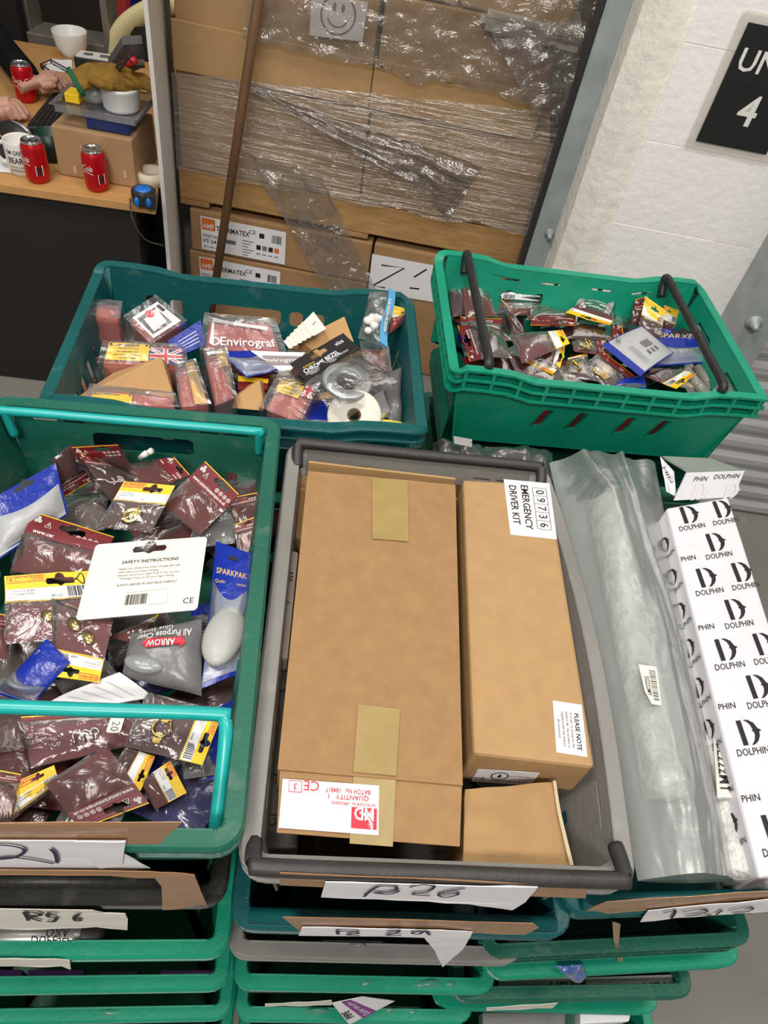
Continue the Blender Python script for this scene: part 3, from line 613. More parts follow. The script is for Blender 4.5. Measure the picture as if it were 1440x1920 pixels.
r = carton('tile_carton', 'brown ceiling tile carton with a white label, lower of two under the pallet', -.9, -.24, .2, .358, ORC, .55); tex_label(r, -.862, -.56, .212, .342)
carton('tile_carton', 'brown ceiling tile carton at floor level under the pallet', -.9, -.24, .002, .196, ORC, .55)
r = carton('carton', 'brown carton under the right half of the pallet carrying a white numbered sheet', -.232, .25, .002, .52, ORC, .55)
q = Patch([ppx(698, 476, .004), ppx(815, 498, .004), ppx(812, 566, .004), ppx(690, 546, .004)])
b = MB(); b.shape([[(0, 0), (q.W, 0), (q.W, q.L), (0, q.L)]], q.m, .001); b.build('paper_sheet', PAPER, r)
b = MB()
for st in ([(715, 497), (758, 503), (700, 535), (722, 540)], [(800, 505), (776, 520)], [(768, 540), (786, 542)]):
    P = [ppx(x, y, .006) for x, y in st]; b.ribbon([((v.x), -v.z) for v in P], lambda x, y, w=0: pp(x, -y, .0055), .006)
b.build('handwriting', MARK, r)
# pole
b = MB(); pt = ppx(478, -40, .06); pb = V((-.81, 2.2, 0)); a = aty(405, 525, 2.245); t = aty(484, 0, 2.31)
d = (t - a).normalized(); b.tube([a - d * (a.z / d.z), t + d * .5], .0145, 14)
tag(b.build('wooden_pole', mat('old_wood_pole', lin(104, 76, 50), .6, 0, .2, 6, .1, 60, .3, 0, (10, 10, 1))), 'long brown wooden pole leaning against the wrapped pallet load', 'pole')
# white panel between the desk and the pallet
b = MB(); n = 24
def wp(i, o): z = 2.2 * i / n; bx = .018 * math.sin(z * 2.0); return V((-.846 + bx * .5 + o * .012, 2.0, z)), V((-1.03 + bx * .5 + o * .012, 2.62, z))
vs = []
for i in range(n + 1): p, q = wp(i, 0); p2, q2 = wp(i, 1); vs += [p, q, q2, p2]
fs = [(4 * i + k, 4 * i + (k + 1) % 4, 4 * i + 4 + (k + 1) % 4, 4 * i + 4 + k) for i in range(n) for k in range(4)]
b.add(vs, fs + [(0, 1, 2, 3)[::-1], tuple(4 * n + k for k in range(4))])
tag(b.build('plasterboard_sheet', mat('white_board', lin(214, 210, 204), .5, 0, .05, 4)), 'tall slightly bowed white sheet standing on edge between desk and pallet', 'panel')

# ================================================================== desk and its things
DY = math.radians(8)
def dk(x, y, z=.73): return atz(x, y, z)
DESKW = mat('desk_wood', lin(196, 148, 92), .45, 0, .1, 4, .03, 60, .4, 0, (3, 14, 3)); DARK = mat('black_panel_board', (.012, .0115, .011), .55, var=0)
fr = V((-.832, 1.937, 0)); e = V((math.cos(DY), math.sin(DY), 0)); g = V((-.285, .958, 0))
DW, DL = .8, 1.12
desk = thing('desk', 'wooden topped desk with black side panels at the upper left', 'desk', fr - e * DW / 2 + g * DL / 2, DY)
def dbox(u0, u1, v0, v1, z0, z1, name, mt, par, bev=.002):   # u from right edge leftwards, v from the front
    b = MB(); q = [fr - e * u1 + g * v0, fr - e * u0 + g * v0, fr - e * u0 + g * v1, fr - e * u1 + g * v1]
    b.hexa([p + V((0, 0, z1)) for p in q], [p + V((0, 0, z0)) for p in q]); return b.build(name, mt, par, bev)
dbox(0, DW, 0, DL, .705, .73, 'desk_top', DESKW, desk)
dbox(.06, DW - .05, .02, .04, .005, .705, 'modesty_panel', DARK, desk); dbox(.06, .08, .04, DL - .04, .005, .705, 'side_panel', DARK, desk); dbox(.1, DW - .05, DL - .06, DL - .04, .005, .705, 'side_panel', DARK, desk)
def can(label, p, rot, z=.73):
    c = dk(*p, z); r = thing('drink_can', label, 'can', c); M = Matrix.Translation(c) @ Matrix.Rotation(rot, 4, 'Z')
    b = MB(); b.lathe([(.024, .0), (.027, .004), (.032, .011), (.033, .016), (.033, .095), (.031, .102), (.0275, .109)], M, 32); bd = b.build('body', mat('red_can', lin(196, 18, 28), .28, .35, .04, 20), r)
    b = MB(); b.lathe([(.0275, .109), (.0285, .112), (.027, .115), (.0255, .113), (.024, .1105), (0, .1105)], M, 32);
    b.ring((0, .006), .007, .011, lambda x, y, w: M @ V((x, y, .1125 + w)), 0, .001, 14); b.build('lid', CHROME, r)
    b = MB(); cyl = lambda x, y, w: M @ V(((.0332 + w) * math.sin(x / .0332), -(.0332 + w) * math.cos(x / .0332), .115 - y))
    b.text('Coca-Cola', cyl, 0, .045, .03, 0, 0, .012, .0004, .35, .075)
    b.ribbon(smooth([(-.035, .06, 0), (-.01, .064, 0), (.015, .056, 0), (.04, .06, 0)], 6), cyl, .0022, 0, .0004); b.quad(cyl, .052, .06, .072, .088, 0, .0004)
    b.quad(cyl, -.062, .035, -.05, .085, 1, .0004)
    b.barcode(cyl, .054, .064, .07, .086, 2, .0006, 9); b.build('printing', [WHITE, mat('dark_red_ink', lin(120, 8, 16), .5, var=0), INK], bd); return r
can('red cola can beside the typing hand', (52, 189), .35); can('opened red cola can in front of the printed mug', (74, 338), -1.15); can('red cola can in front of the cardboard box on the desk', (184, 354), -.95)
# mug
c = dk(47, 322); r = thing('mug', 'white printed mug at the front of the desk behind a red can', 'mug', c); M = Matrix.Translation(c)
b = MB(); b.lathe([(0, .006), (.036, .006), (.0375, .09), (.0405, .0945), (.042, .092), (.0415, .012), (.037, 0), (0, 0)], M, 32); bd = b.build('body', WHITE, r)
b = MB(); b.tube(smooth([c + V((-.04, -.006, .078)), c + V((-.066, -.01, .072)), c + V((-.07, -.01, .045)), c + V((-.055, -.008, .024)), c + V((-.04, -.006, .022))], 6), .006, 10); b.build('handle', WHITE, r)
b = MB(); cyl = lambda x, y, w: c + V(((.0418 + w) * math.sin(x / .042 + .25), -(.0418 + w) * math.cos(x / .042 + .25), .095 - y))
b.text("I'M GREAT", cyl, 0, .026, .018, 0, 0, .01, .0005, 0, .06); b.text('BEARD', cyl, 0, .048, .026, 0, 0, .012, .0005, 0, .055); b.text('SOMETHING SOMETHING', cyl, 0, .066, .01, 0, 0, 0, .0005, 0, .055); b.text('AWESOME', cyl, 0, .076, .011, 0, 0, 0, .0005, 0, .055); b.build('printing', INK, bd)
c = dk(92, 305) + V((0, .03, 0)); b = MB(); b.lathe([(0, .004), (.03, .004), (.036, .08), (.039, .08), (.034, 0), (0, 0)], Matrix.Translation(c), 28); tag(b.build('green_cup', mat('dark_green_cup', lin(14, 52, 42), .4, var=0)), 'dark green cup standing behind the opened red can on the desk', 'cup')
# bowl-shaped cup
c = dk(137, 106); b = MB(); b.lathe([(0, .006), (.03, .008), (.05, .04), (.058, .085), (.0605, .087), (.062, .084), (.054, .036), (.034, 0), (0, 0)], Matrix.Translation(c), 32)
tag(b.build('white_cup', WHITE), 'plain white wide cup at the far end of the desk', 'cup')
# keyboard, mat, mouse
kq = [dk(x, y, .752) for x, y in ((98, 176), (158, 168), (112, 238), (48, 238))]; K = Patch(kq)
r = thing('keyboard', 'black computer keyboard under the typing hand', 'keyboard', K.center() - V((0, 0, .022)))
b = MB(); b.hexa(K.q, [q - V((0, 0, .02)) for q in K.q]); b.build('case', P_BLACK, r, .004)
b = MB()
for i in range(6):
    for j in range(16):
        A = [K.m(K.W * (.04 + .155 * i), K.L * (.02 + .06 * j), 0), K.m(K.W * (.04 + .155 * i + .13), K.L * (.02 + .06 * j), 0), K.m(K.W * (.04 + .155 * i + .13), K.L * (.02 + .06 * j + .05), 0), K.m(K.W * (.04 + .155 * i), K.L * (.02 + .06 * j + .05), 0)]
        b.hexa([q + K.n * .005 for q in A], A)
tag(b.build('keys', mat('black_keys', (.02, .02, .02), .4, var=0), r), None, None, None, 'stuff')
mm = MB(); q = [dk(*p, .733) for p in ((-20, 262), (75, 238), (98, 268), (92, 288), (-20, 300))]; mm.add(q + [v - V((0, 0, .0025)) for v in q], [(0, 1, 2, 3, 4), (9, 8, 7, 6, 5)] + [(i, i + 5, (i + 1) % 5 + 5, (i + 1) % 5) for i in range(5)]); tag(mm.build('mouse_mat', mat('dark_mat', (.02, .02, .022), .8, var=0)), 'black mouse mat behind the printed mug', 'mouse mat')
c = dk(28, 250, .735); r = thing('computer_mouse', 'black computer mouse lying on the mouse mat', 'mouse', c); Mm = Matrix.Translation(c) @ Matrix.Rotation(-.15, 4, 'Z')
b = MB(); b.ball((0, 0, .0), 1, 12, 0, (.06, .032, .036), Mm); b.v = [V((v.x, v.y, max(v.z, c.z))) for v in b.v]; b.build('shell', P_BLACK, r)
b = MB(); b.ball((.012, 0, .004), 1, 10, 0, (.05, .014, .034), Mm); b.v = [V((v.x, v.y, max(v.z, c.z))) for v in b.v]; tag(b.build('top_strip', mat('silver_plastic', lin(150, 150, 152), .3, .5, var=0), r), 'silver strip', None)
def dpaper(label, q, z=.732, name='paper_sheet'):
    P = px(q, z, crum=.003); b = MB(); b.slab(lambda u, v: P(u, v, .001), lambda u, v: P(u, v, 0), 6, 6); tag(b.build(name, PAPER), label, 'paper')
dpaper('white paper lying under the printed mug', [(-20, 285), (40, 282), (68, 326), (-20, 322)]); dpaper('white paper lying beside the black printer box', [(92, 112), (135, 112), (135, 136), (82, 132)]); dpaper('small white slip beside the cardboard box corner', [(84, 228), (108, 218), (112, 232), (92, 242)], .734)
# black box with white top, wire tray
tq = [atz(*p, .86) for p in ((150, 94), (213, 103), (208, 117), (137, 106))]; T = Patch(tq)
r = thing('label_printer', 'black box with a white top at the back of the desk', 'printer', T.center() - V((0, 0, .128)))
b = MB(); b.hexa(T.q, [V((q.x, q.y, .732)) for q in T.q]); b.build('body', P_BLACK, r, .004)
b = MB(); b.shape([rr(.004, .004, T.W - .004, T.L - .004, .006)], T.m, .002); b.build('top_cover', WHITE, r)
b = MB(); [b.shape([rr(x, T.L * .3, x + .03, T.L * .65, .006)], lambda a, c, w: T.m(a, c, w + .002), .001) for x in (T.W * .2, T.W * .65)]; b.build('panel_mark', GREYCARD, r)
b = MB(); q = [atz(*p, .745) for p in ((76, 120), (95, 112), (155, 145), (135, 160), (76, 120))]; b.tube(q, .0025, 8); b.tube([v - V((0, 0, .012)) for v in q], .0025, 8)
for v in q[:4]: b.tube([v, v - V((0, 0, .012))], .0025, 8)
tag(b.build('wire_tray', P_BLACK), 'thin black wire tray beside the black printer box', 'tray')
# cardboard box, blue box, clear tray, tub, gloves
zb = aty(94, 235, 2.0).z; bq = [atz(*p, zb) for p in ((150, 218), (292, 240), (246, 263), (94, 235))]
A = bq[3]; B = bq[2]; ee = (B - A); gg = V((-ee.y, ee.x, 0)).normalized() * .2; box4 = [A + gg, B + gg, B, A]
r = thing('cardboard_box', 'sealed brown cardboard box on the desk under the clear tray', 'box', (A + B) / 2 + gg / 2 - V((0, 0, zb - .731)))
b = MB(); b.hexa(box4, [V((q.x, q.y, .731)) for q in box4]); b.build('carton', mat('desk_carton', lin(168, 134, 96), .8, 0, .07, 14), r, .004)
b = MB(); Pf = Patch([A, B, V((B.x, B.y, .731)), V((A.x, A.y, .731))])
for u, v in ((.34, .3), (.43, .35), (.2, .75), (.85, .65)): b = MB(); b.quad(Pf.m, u * Pf.W, v * Pf.L, u * Pf.W + .009, v * Pf.L + .022, 0, .0012); b.build('tape_scrap', mat('pale_scrap', lin(196, 176, 145), .6, var=0), r)
def onbox(u, v, z): return A + (B - A) * u + gg * v + V((0, 0, z - A.z))
ZB = zb - .905
def obox(name, label, cat, u0, u1, v0, v1, z0, z1, mt, bev=.003):
    z0 += ZB; z1 += ZB
    b = MB(); q = [(u0, v0), (u1, v0), (u1, v1), (u0, v1)]; b.hexa([onbox(*p, z1) for p in q], [onbox(*p, z0) for p in q]); return tag(b.build(name, mt, None, bev), label, cat)
obox('blue_box', 'flat dark blue box on top of the cardboard box', 'box', .42, .95, .1, .6, .907, .945, mat('navy_box', lin(38, 54, 118), .4, 0, .1, 20))
r = thing('clear_tray', 'shallow clear plastic tray of small parts on the blue box', 'tray', onbox(.6, .4, .947 + ZB))
b = MB(); L4 = [(.05, -.05), (1.12, -.05), (1.12, .95), (.05, .95)]; i4 = [(.1, 0), (1.07, 0), (1.07, .9), (.1, .9)]
b.add([onbox(*p, .968 + ZB) for p in L4] + [onbox(*p, .965 + ZB) for p in i4] + [onbox(*p, .947 + ZB) for p in i4], [(k, (k + 1) % 4, 4 + (k + 1) % 4, 4 + k) for k in range(4)] + [(4 + k, 4 + (k + 1) % 4, 8 + (k + 1) % 4, 8 + k) for k in range(4)] + [(8, 9, 10, 11)])
b.build('tray_shell', film('clear_hard_plastic', (.9, .9, .93), .14, (.6, .6, .64), .08, .2, 20, .12), r, solid=.002)
c = onbox(.78, .45, .95 + ZB); b = MB(); b.lathe([(0, 0), (.046, 0), (.05, .008), (.052, .05), (.055, .054), (.055, .06), (.052, .062), (.047, .054), (0, .054)], Matrix.Translation(c), 32)
tag(b.build('plastic_tub', WHITE), 'round white plastic tub in the clear tray under the gloves', 'tub')
b = MB(); c = onbox(.42, .5, .955 + ZB); b.ball(c + V((0, 0, .022)), 1, 10, 0, (.045, .036, .03)); tag(b.build('clear_blister', FROST), 'rounded clear blister beside the white tub', 'blister')
obox('yellow_box', 'small yellow box in the left end of the clear tray', 'box', .12, .3, .3, .55, .95, .975, YELLOW)
def blob_glove(label, pts, r, cuff):
    rt = thing('work_glove', label, 'glove', pts[0]); b = MB()
    b.tube(pts, [r * k for k in (.9, .95, 1.05, 1.0)[:len(pts)]], 14, 0, True, .55); p = pts[-1]; d = (pts[-1] - pts[-2]).normalized(); sd = d.cross(V((0, 0, 1))).normalized()
    for k, (o, ln) in enumerate(((-1.1, .05), (-.38, .065), (.35, .068), (1.0, .055))):
        q = p + sd * r * .75 * o; b.tube([q - d * .02, q + d * ln * .6 + V((0, 0, .004)), q + d * ln + V((0, 0, -.006))], [r * .36, r * .33, r * .24], 10)
    q = pts[1]; b.tube([q + sd * r * .8, q + sd * r * 1.5 + d * .03, q + sd * r * 1.6 + d * .06], [r * .38, r * .35, r * .25], 10)
    b.build('glove_body', mat('mustard_knit', lin(132, 98, 30), .9, 0, .25, 40, .5, 120), rt, remesh=.004)
    b = MB(); d0 = (pts[1] - pts[0]).normalized(); b.tube([pts[0] - d0 * .006, pts[0] + d0 * .008], r * cuff, 16, 0, True, .6); b.build('cuff', mat('green_cuff', lin(20, 90, 60), .8, var=0), rt)
c = onbox(.58, .42, 1.015 + ZB)
blob_glove('mustard work glove with green cuff draped over the white tub', [c + V((-.055, -.045, .0)), c + V((-.02, -.02, .018)), c + V((.03, .0, .018)), c + V((.08, .02, .01))], .036, 1.15)
blob_glove('smaller folded mustard work glove behind the draped glove', [onbox(.36, .8, .985 + ZB), onbox(.42, .8, .995 + ZB), onbox(.5, .78, 1.0 + ZB)], .027, 1.1)
# roll of tape and tape measure
c = dk(284, 341); b = MB(); b.lathe([(.028, 0), (.045, 0), (.045, .035), (.028, .035), (.028, 0)], Matrix.Translation(c), 32); tag(b.build('tape_roll', mat('masking_tape', lin(210, 200, 180), .6, 0, .05, 30)), 'pale tape roll at the back right corner of the desk', 'tape roll')
c = dk(262, 391) + V((.0, .035, 0)); Mt = Matrix.Translation(c) @ Matrix.Rotation(.3, 4, 'Z')
r = thing('tape_measure', 'black and blue tape measure on the front right corner of the desk', 'tape measure', c)
b = MB(); b.lathe([(0, .001), (.03, .001), (.034, .006), (.034, .036), (.03, .042), (0, .042)], Mt, 20); b.box(Mt @ Matrix.Translation((.02, -.012, .021)), (.03, .05, .04)); b.build('case', P_BLACK, r, .002)
b = MB(); b.lathe([(0, .048), (.016, .047), (.024, .042), (.024, .038)], Mt, 20); BL2 = mat('sky_blue_plastic', lin(30, 110, 200), .3, var=0)
for x in (-.016, .016): b.ball((0, 0, 0), 1, 8, 0, (.008, .006, .014), Mt @ Matrix.Translation((x, -.036, .02)))
tag(b.build('grip', BL2, r), 'bright blue grip', None)
b = MB(); b.tube(smooth([Mt @ V((-.035, -.02, .02)), Mt @ V((-.03, -.06, -.02)), Mt @ V((.0, -.075, -.07)), Mt @ V((.05, -.07, -.09))], 6), .0025, 8); tag(b.build('wrist_cord', P_BLACK, r), None, None)
# grey bag with red handle, chair, ladder, racking
q = px([(232, 84), (268, 82), (272, 128), (205, 124)], [1.08, 1.08, .95, .95]); r = thing('tool_pouch', 'grey fabric pouch with a red grip behind the gloves', 'pouch', q(.5, 1))
b = MB(); b.slab(lambda u, v: q(u, v, .03 * math.sin(PI * u) * math.sin(PI * v) ** .5), lambda u, v: q(u, v, -.02), 10, 10); b.build('pouch_body', mat('grey_fabric', lin(96, 94, 96), .8, 0, .1, 40), r)
b = MB(); b.tube([q(.1, .35, .03), q(.45, .05, .035)], [.012, .01], 10); tag(b.build('red_grip', mat('red_grip_plastic', lin(205, 40, 55), .4, var=0), r), 'red grip', None)
b = MB(); b.tube(smooth([q(.05, .5, .03), q(-.25, .2, .05), q(-.1, -.25, .04), q(.15, .05, .03)], 6), .004, 8); b.tube(smooth([q(.0, .6, .03), q(-.3, .5, .05), q(-.3, .1, .04), q(.1, .3, .03)], 6), .003, 8); b.build('cord', P_BLACK, r)
b = MB(); b.quad(q.m, q.W * .6, .02, q.W * .95, .08, 0, .032); b.build('tag', PAPER, r)
r = thing('swivel_chair', 'office chair with a curved cream frame behind the desk beside the white panel', 'chair', (-1.12, 3.35, 0)); CRM = mat('cream_plastic', lin(226, 214, 164), .45, 0, .05, 20)
P = lambda x, y, Y=3.1: aty(x, y, Y)
b = MB(); pts = smooth([P(222, 108), P(225, 75), P(245, 45), P(285, 20), P(330, 10), P(370, 30), P(385, 75), P(390, 110)], 6); b.tube(pts, [.05] * len(pts), 12, 0, True, .6); b.build('back_frame', CRM, r)
b = MB(); b.slab(lambda u, v: P(245 + 130 * u, 50 + 90 * v, 3.08 - .03 * math.sin(PI * u)), lambda u, v: P(245 + 130 * u, 50 + 90 * v, 3.14), 8, 6); b.build('back_pad', P_BLACK, r)
b = MB(); b.slab(lambda u, v: V((-1.4 + .5 * u, 3.12 + .45 * v, .5 + .03 * math.sin(PI * u))), lambda u, v: V((-1.4 + .5 * u, 3.12 + .45 * v, .44)), 8, 6); b.build('seat', P_BLACK, r)
b = MB(); b.tube([V((-1.15, 3.34, .08)), V((-1.15, 3.34, .44))], .03); [b.tube([V((-1.15, 3.34, .1)), V((-1.15 + .28 * math.cos(k * 1.256), 3.34 + .28 * math.sin(k * 1.256), .03))], .022) for k in range(5)]; b.build('base', P_BLACK, r)
b = MB(); b.tube([P(340, 100), V((-1.12, 3.25, .5))], .025); b.build('back_post', P_BLACK, r)
lad = thing('step_ladder', 'grey aluminium step ladder with a broad tread behind the desk', 'ladder', (-1.5, 3.12, 0)); ALU = mat('aluminium', lin(150, 142, 130), .5, .6, .1, 20)
L0, L1 = aty(68, 60, 3.1), aty(205, 80, 3.1)
b = MB(); z0 = L0.z; b.hexa([V((L0.x, 3.02, z0 + .02)), V((L1.x, 3.05, z0 + .02)), V((L1.x, 3.2, z0 + .02)), V((L0.x, 3.17, z0 + .02))], [V((L0.x, 3.02, z0 - .05)), V((L1.x, 3.05, z0 - .05)), V((L1.x, 3.2, z0 - .05)), V((L0.x, 3.17, z0 - .05))]); b.build('tread', ALU, lad, .003)
for zz in (.2, .5, 1.1): b = MB(); b.box(Matrix.Translation(((L0.x + L1.x) / 2, 3.12, zz)), (L1.x - L0.x, .09, .03)); b.build('tread', ALU, lad, .003)
for x in (L0.x - .01, L1.x + .01): b = MB(); b.box(Matrix.Translation((x, 3.11, .9)), (.025, .1, 1.8)); b.build('stile', ALU, lad, .003)
b = MB(); b.tube([V((L0.x + .05, 3.3, 1.5)), V((L1.x - .05, 3.25, .75))], .015); b.build('brace', ALU, lad)
x = aty(212, 40, 3.2).x
b = MB(); b.box(Matrix.Translation((x, 3.3, 1.2)), (.05, .05, 2.4)); tag(b.build('racking_post', mat('red_paint', lin(200, 60, 62), .5, 0, .06, 20)), 'red metal post beside the step ladder', 'post')
x = aty(229, 40, 3.75).x
b = MB(); b.box(Matrix.Translation((x + .01, 3.8, 1.2)), (.09, .06, 2.4)); tag(b.build('racking_upright', mat('blue_paint', lin(24, 44, 132), .45, 0, .08, 20)), 'blue racking upright between the red post and the cream chair', 'racking upright')
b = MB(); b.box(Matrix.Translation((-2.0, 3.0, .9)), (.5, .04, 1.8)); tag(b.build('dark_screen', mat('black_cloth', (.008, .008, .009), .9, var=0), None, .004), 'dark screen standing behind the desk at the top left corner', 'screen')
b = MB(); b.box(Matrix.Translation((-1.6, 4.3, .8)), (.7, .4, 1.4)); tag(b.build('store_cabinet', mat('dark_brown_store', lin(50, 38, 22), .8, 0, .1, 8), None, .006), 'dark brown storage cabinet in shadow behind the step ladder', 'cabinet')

# ================================================================== the person at the desk
SKIN = mat('skin', lin(196, 148, 128), .55, 0, .06, 20, .05, 80); JACK = mat('black_jacket', (.008, .008, .009), .95, 0, .2, 30, spec=.1)
per = thing('person', 'person in black sleeves typing at the desk, only forearms and hands in view', 'person', (-2.1, 2.4, 0))
def hand(b, wrist, knuck, tips, thumb, r=.0095):
    d = (knuck - wrist).normalized(); s = d.cross(V((0, 0, 1))).normalized()
    b.tube([wrist - d * .05, wrist, (wrist * .4 + knuck * .6), knuck], [.026, .025, .034, .033], 14, 0, True, .62)
    for k, (o, tp) in enumerate(zip((-.03, -.0105, .01, .029), tips)):
        q = knuck + s * o; mid = (q + tp) / 2 + V((0, 0, .016)); b.tube(smooth([q - d * .03, q + V((0, 0, .004)), mid, tp], 4), [r * 1.15] * 4 + [r * 1.1] * 4 + [r * .95] * 4 + [r * .75], 10)
    q = wrist + (knuck - wrist) * .25 + s * thumb[0] * .025; b.tube(smooth([q, q + s * thumb[0] * .022 + d * .03, thumb[1]], 4), [.014] * 4 + [.0115] * 4 + [.009], 10)
body = MB(); jk = MB()
w1 = atz(62, 158, .785); k1 = atz(95, 146, .795); tp1 = [atz(130, 160, .766), atz(124, 166, .764), atz(115, 170, .764), atz(104, 168, .764)]
hand(body, w1, k1, tp1[::1], (1, atz(78, 172, .762)))
w2 = atz(-14, 200, .765); k2 = atz(20, 200, .772); tp2 = [atz(55, 218, .745), atz(50, 224, .744), atz(38, 226, .744), atz(24, 226, .744)]
hand(body, w2, k2, tp2, (1, atz(8, 224, .744)))
sh1, sh2 = V((-2.12, 2.72, 1.12)), V((-2.12, 2.3, 1.12)); el1, el2 = V((-1.86, 2.85, .83)), V((-1.88, 2.22, .82))
for w, k, el, shd in ((w1, k1, el1, sh1), (w2, k2, el2, sh2)):
    d = (w - el).normalized(); body.tube([w + d * .0, w - d * .06, el, shd], [.025, .027, .037, .045], 12)
    jk.tube(smooth([w - d * .025, w - d * .08, el, (el + shd) / 2, shd], 4), [.04] * 4 + [.046] * 4 + [.058] * 4 + [.062] * 4 + [.075], 14)
body.tube([V((-2.16, 2.51, .5)), V((-2.16, 2.51, .9)), V((-2.14, 2.51, 1.15)), V((-2.12, 2.51, 1.24)), V((-2.1, 2.51, 1.3))], [.13, .13, .12, .06, .055], 16)
body.tube([sh1, V((-2.13, 2.51, 1.16)), sh2], [.05, .09, .05], 12)
body.ball((-2.07, 2.51, 1.41), 1, 14, 0, (.095, .075, .118)); body.ball((-1.975, 2.51, 1.395), 1, 8, 0, (.016, .012, .02))
for s in (-1, 1): body.ball((-2.08, 2.51 + s * .076, 1.4), 1, 8, 0, (.016, .008, .028))
body.build('body', SKIN, per, remesh=.004)
hr = MB(); hr.ball((-2.085, 2.51, 1.445), 1, 14, 0, (.1, .082, .1)); hr.v = [v if v.z > 1.42 or v.x < -2.08 else V((v.x, v.y, 1.42)) for v in hr.v]; hr.build('hair', mat('dark_hair', (.03, .02, .015), .7), per)
fa = MB(); [fa.ball((-1.983, 2.51 + s * .03, 1.415), 1, 6, 0, (.006, .011, .006)) for s in (-1, 1)]; fa.build('eyes', INK, per)
fa = MB(); fa.ball((-1.982, 2.51, 1.352), 1, 6, 0, (.006, .022, .005)); fa.build('mouth', mat('lips', lin(160, 90, 85), .5, var=0), per)
jk.tube([V((-2.16, 2.51, .52)), V((-2.16, 2.51, .8)), V((-2.15, 2.51, 1.05)), V((-2.14, 2.51, 1.18)), V((-2.12, 2.51, 1.235))], [.17, .165, .17, .12, .07], 18); jk.tube([sh1, V((-2.14, 2.51, 1.15)), sh2], [.078, .11, .078], 14)
jk.build('jacket', JACK, per, remesh=.008)
tr = MB()
for s in (-1, 1): tr.tube(smooth([V((-2.16, 2.51 + s * .09, .55)), V((-1.75, 2.51 + s * .1, .56)), V((-1.72, 2.51 + s * .1, .3)), V((-1.74, 2.51 + s * .1, .05))], 4), [.1] * 4 + [.08] * 4 + [.06] * 4 + [.05], 14)
tr.ball((-2.16, 2.51, .56), .15, 10, 0, (1, 1.2, .7)); tr.build('trousers', JACK, per, remesh=.01)
b = MB(); b.box(Matrix.Translation((-2.16, 2.51, .41)), (.45, .45, .07)); [b.tube([V((-2.16 + i * .18, 2.51 + j * .18, .38)), V((-2.16 + i * .18, 2.51 + j * .18, 0))], .018) for i in (-1, 1) for j in (-1, 1)]; b.build('stool', P_BLACK); tag(bpy.data.objects['stool'], 'black stool under the person at the desk', 'stool')

# ================================================================== hardware packs
def cushion(P, u0, v0, u1, v1, t, w0, nu=10, nv=10, cr=.0, seed=0, pw=.5):
    def top(u, v):
        k = (max(0, math.sin(PI * u)) * max(0, math.sin(PI * v))) ** pw
        a, c = u0 + (u1 - u0) * u, v0 + (v1 - v0) * v
        return P(a, c, w0 + t * k + cr * k * noise.noise(V((a * P.W * 45, c * P.L * 45, seed))))
    return top, lambda u, v: P(u0 + (u1 - u0) * u, v0 + (v1 - v0) * v, w0 - .0003)
def base_of(P): c = P.center(); return V((c.x, c.y, min(q.z for q in P.q) - .001))
def icons(b, F, x, y, s, mi):                      # row of four disposal marks
    for k in range(4):
        b.ring((x + k * s * 1.25, y), s * .38, s * .5, F, mi, .0006, 12); b.quad(F, x + k * s * 1.25 - s * .15, y - s * .2, x + k * s * 1.25 + s * .15, y + s * .2, mi, .0006)
def tri(b, F, x, y, s, mi): b.ribbon([(x, y - s * .5), (x + s * .5, y + s * .4), (x - s * .5, y + s * .4), (x, y - s * .5)], F, s * .1, mi); b.ribbon([(x, y - s * .15), (x, y + s * .2)], F, s * .1, mi)
def recyc(b, F, x, y, s, mi):
    for k in range(3): a = k * 2.094 - PI / 2; b.ring((x + s * .32 * math.cos(a), y + s * .32 * math.sin(a)), s * .1, s * .28, F, mi, .0006, 8)
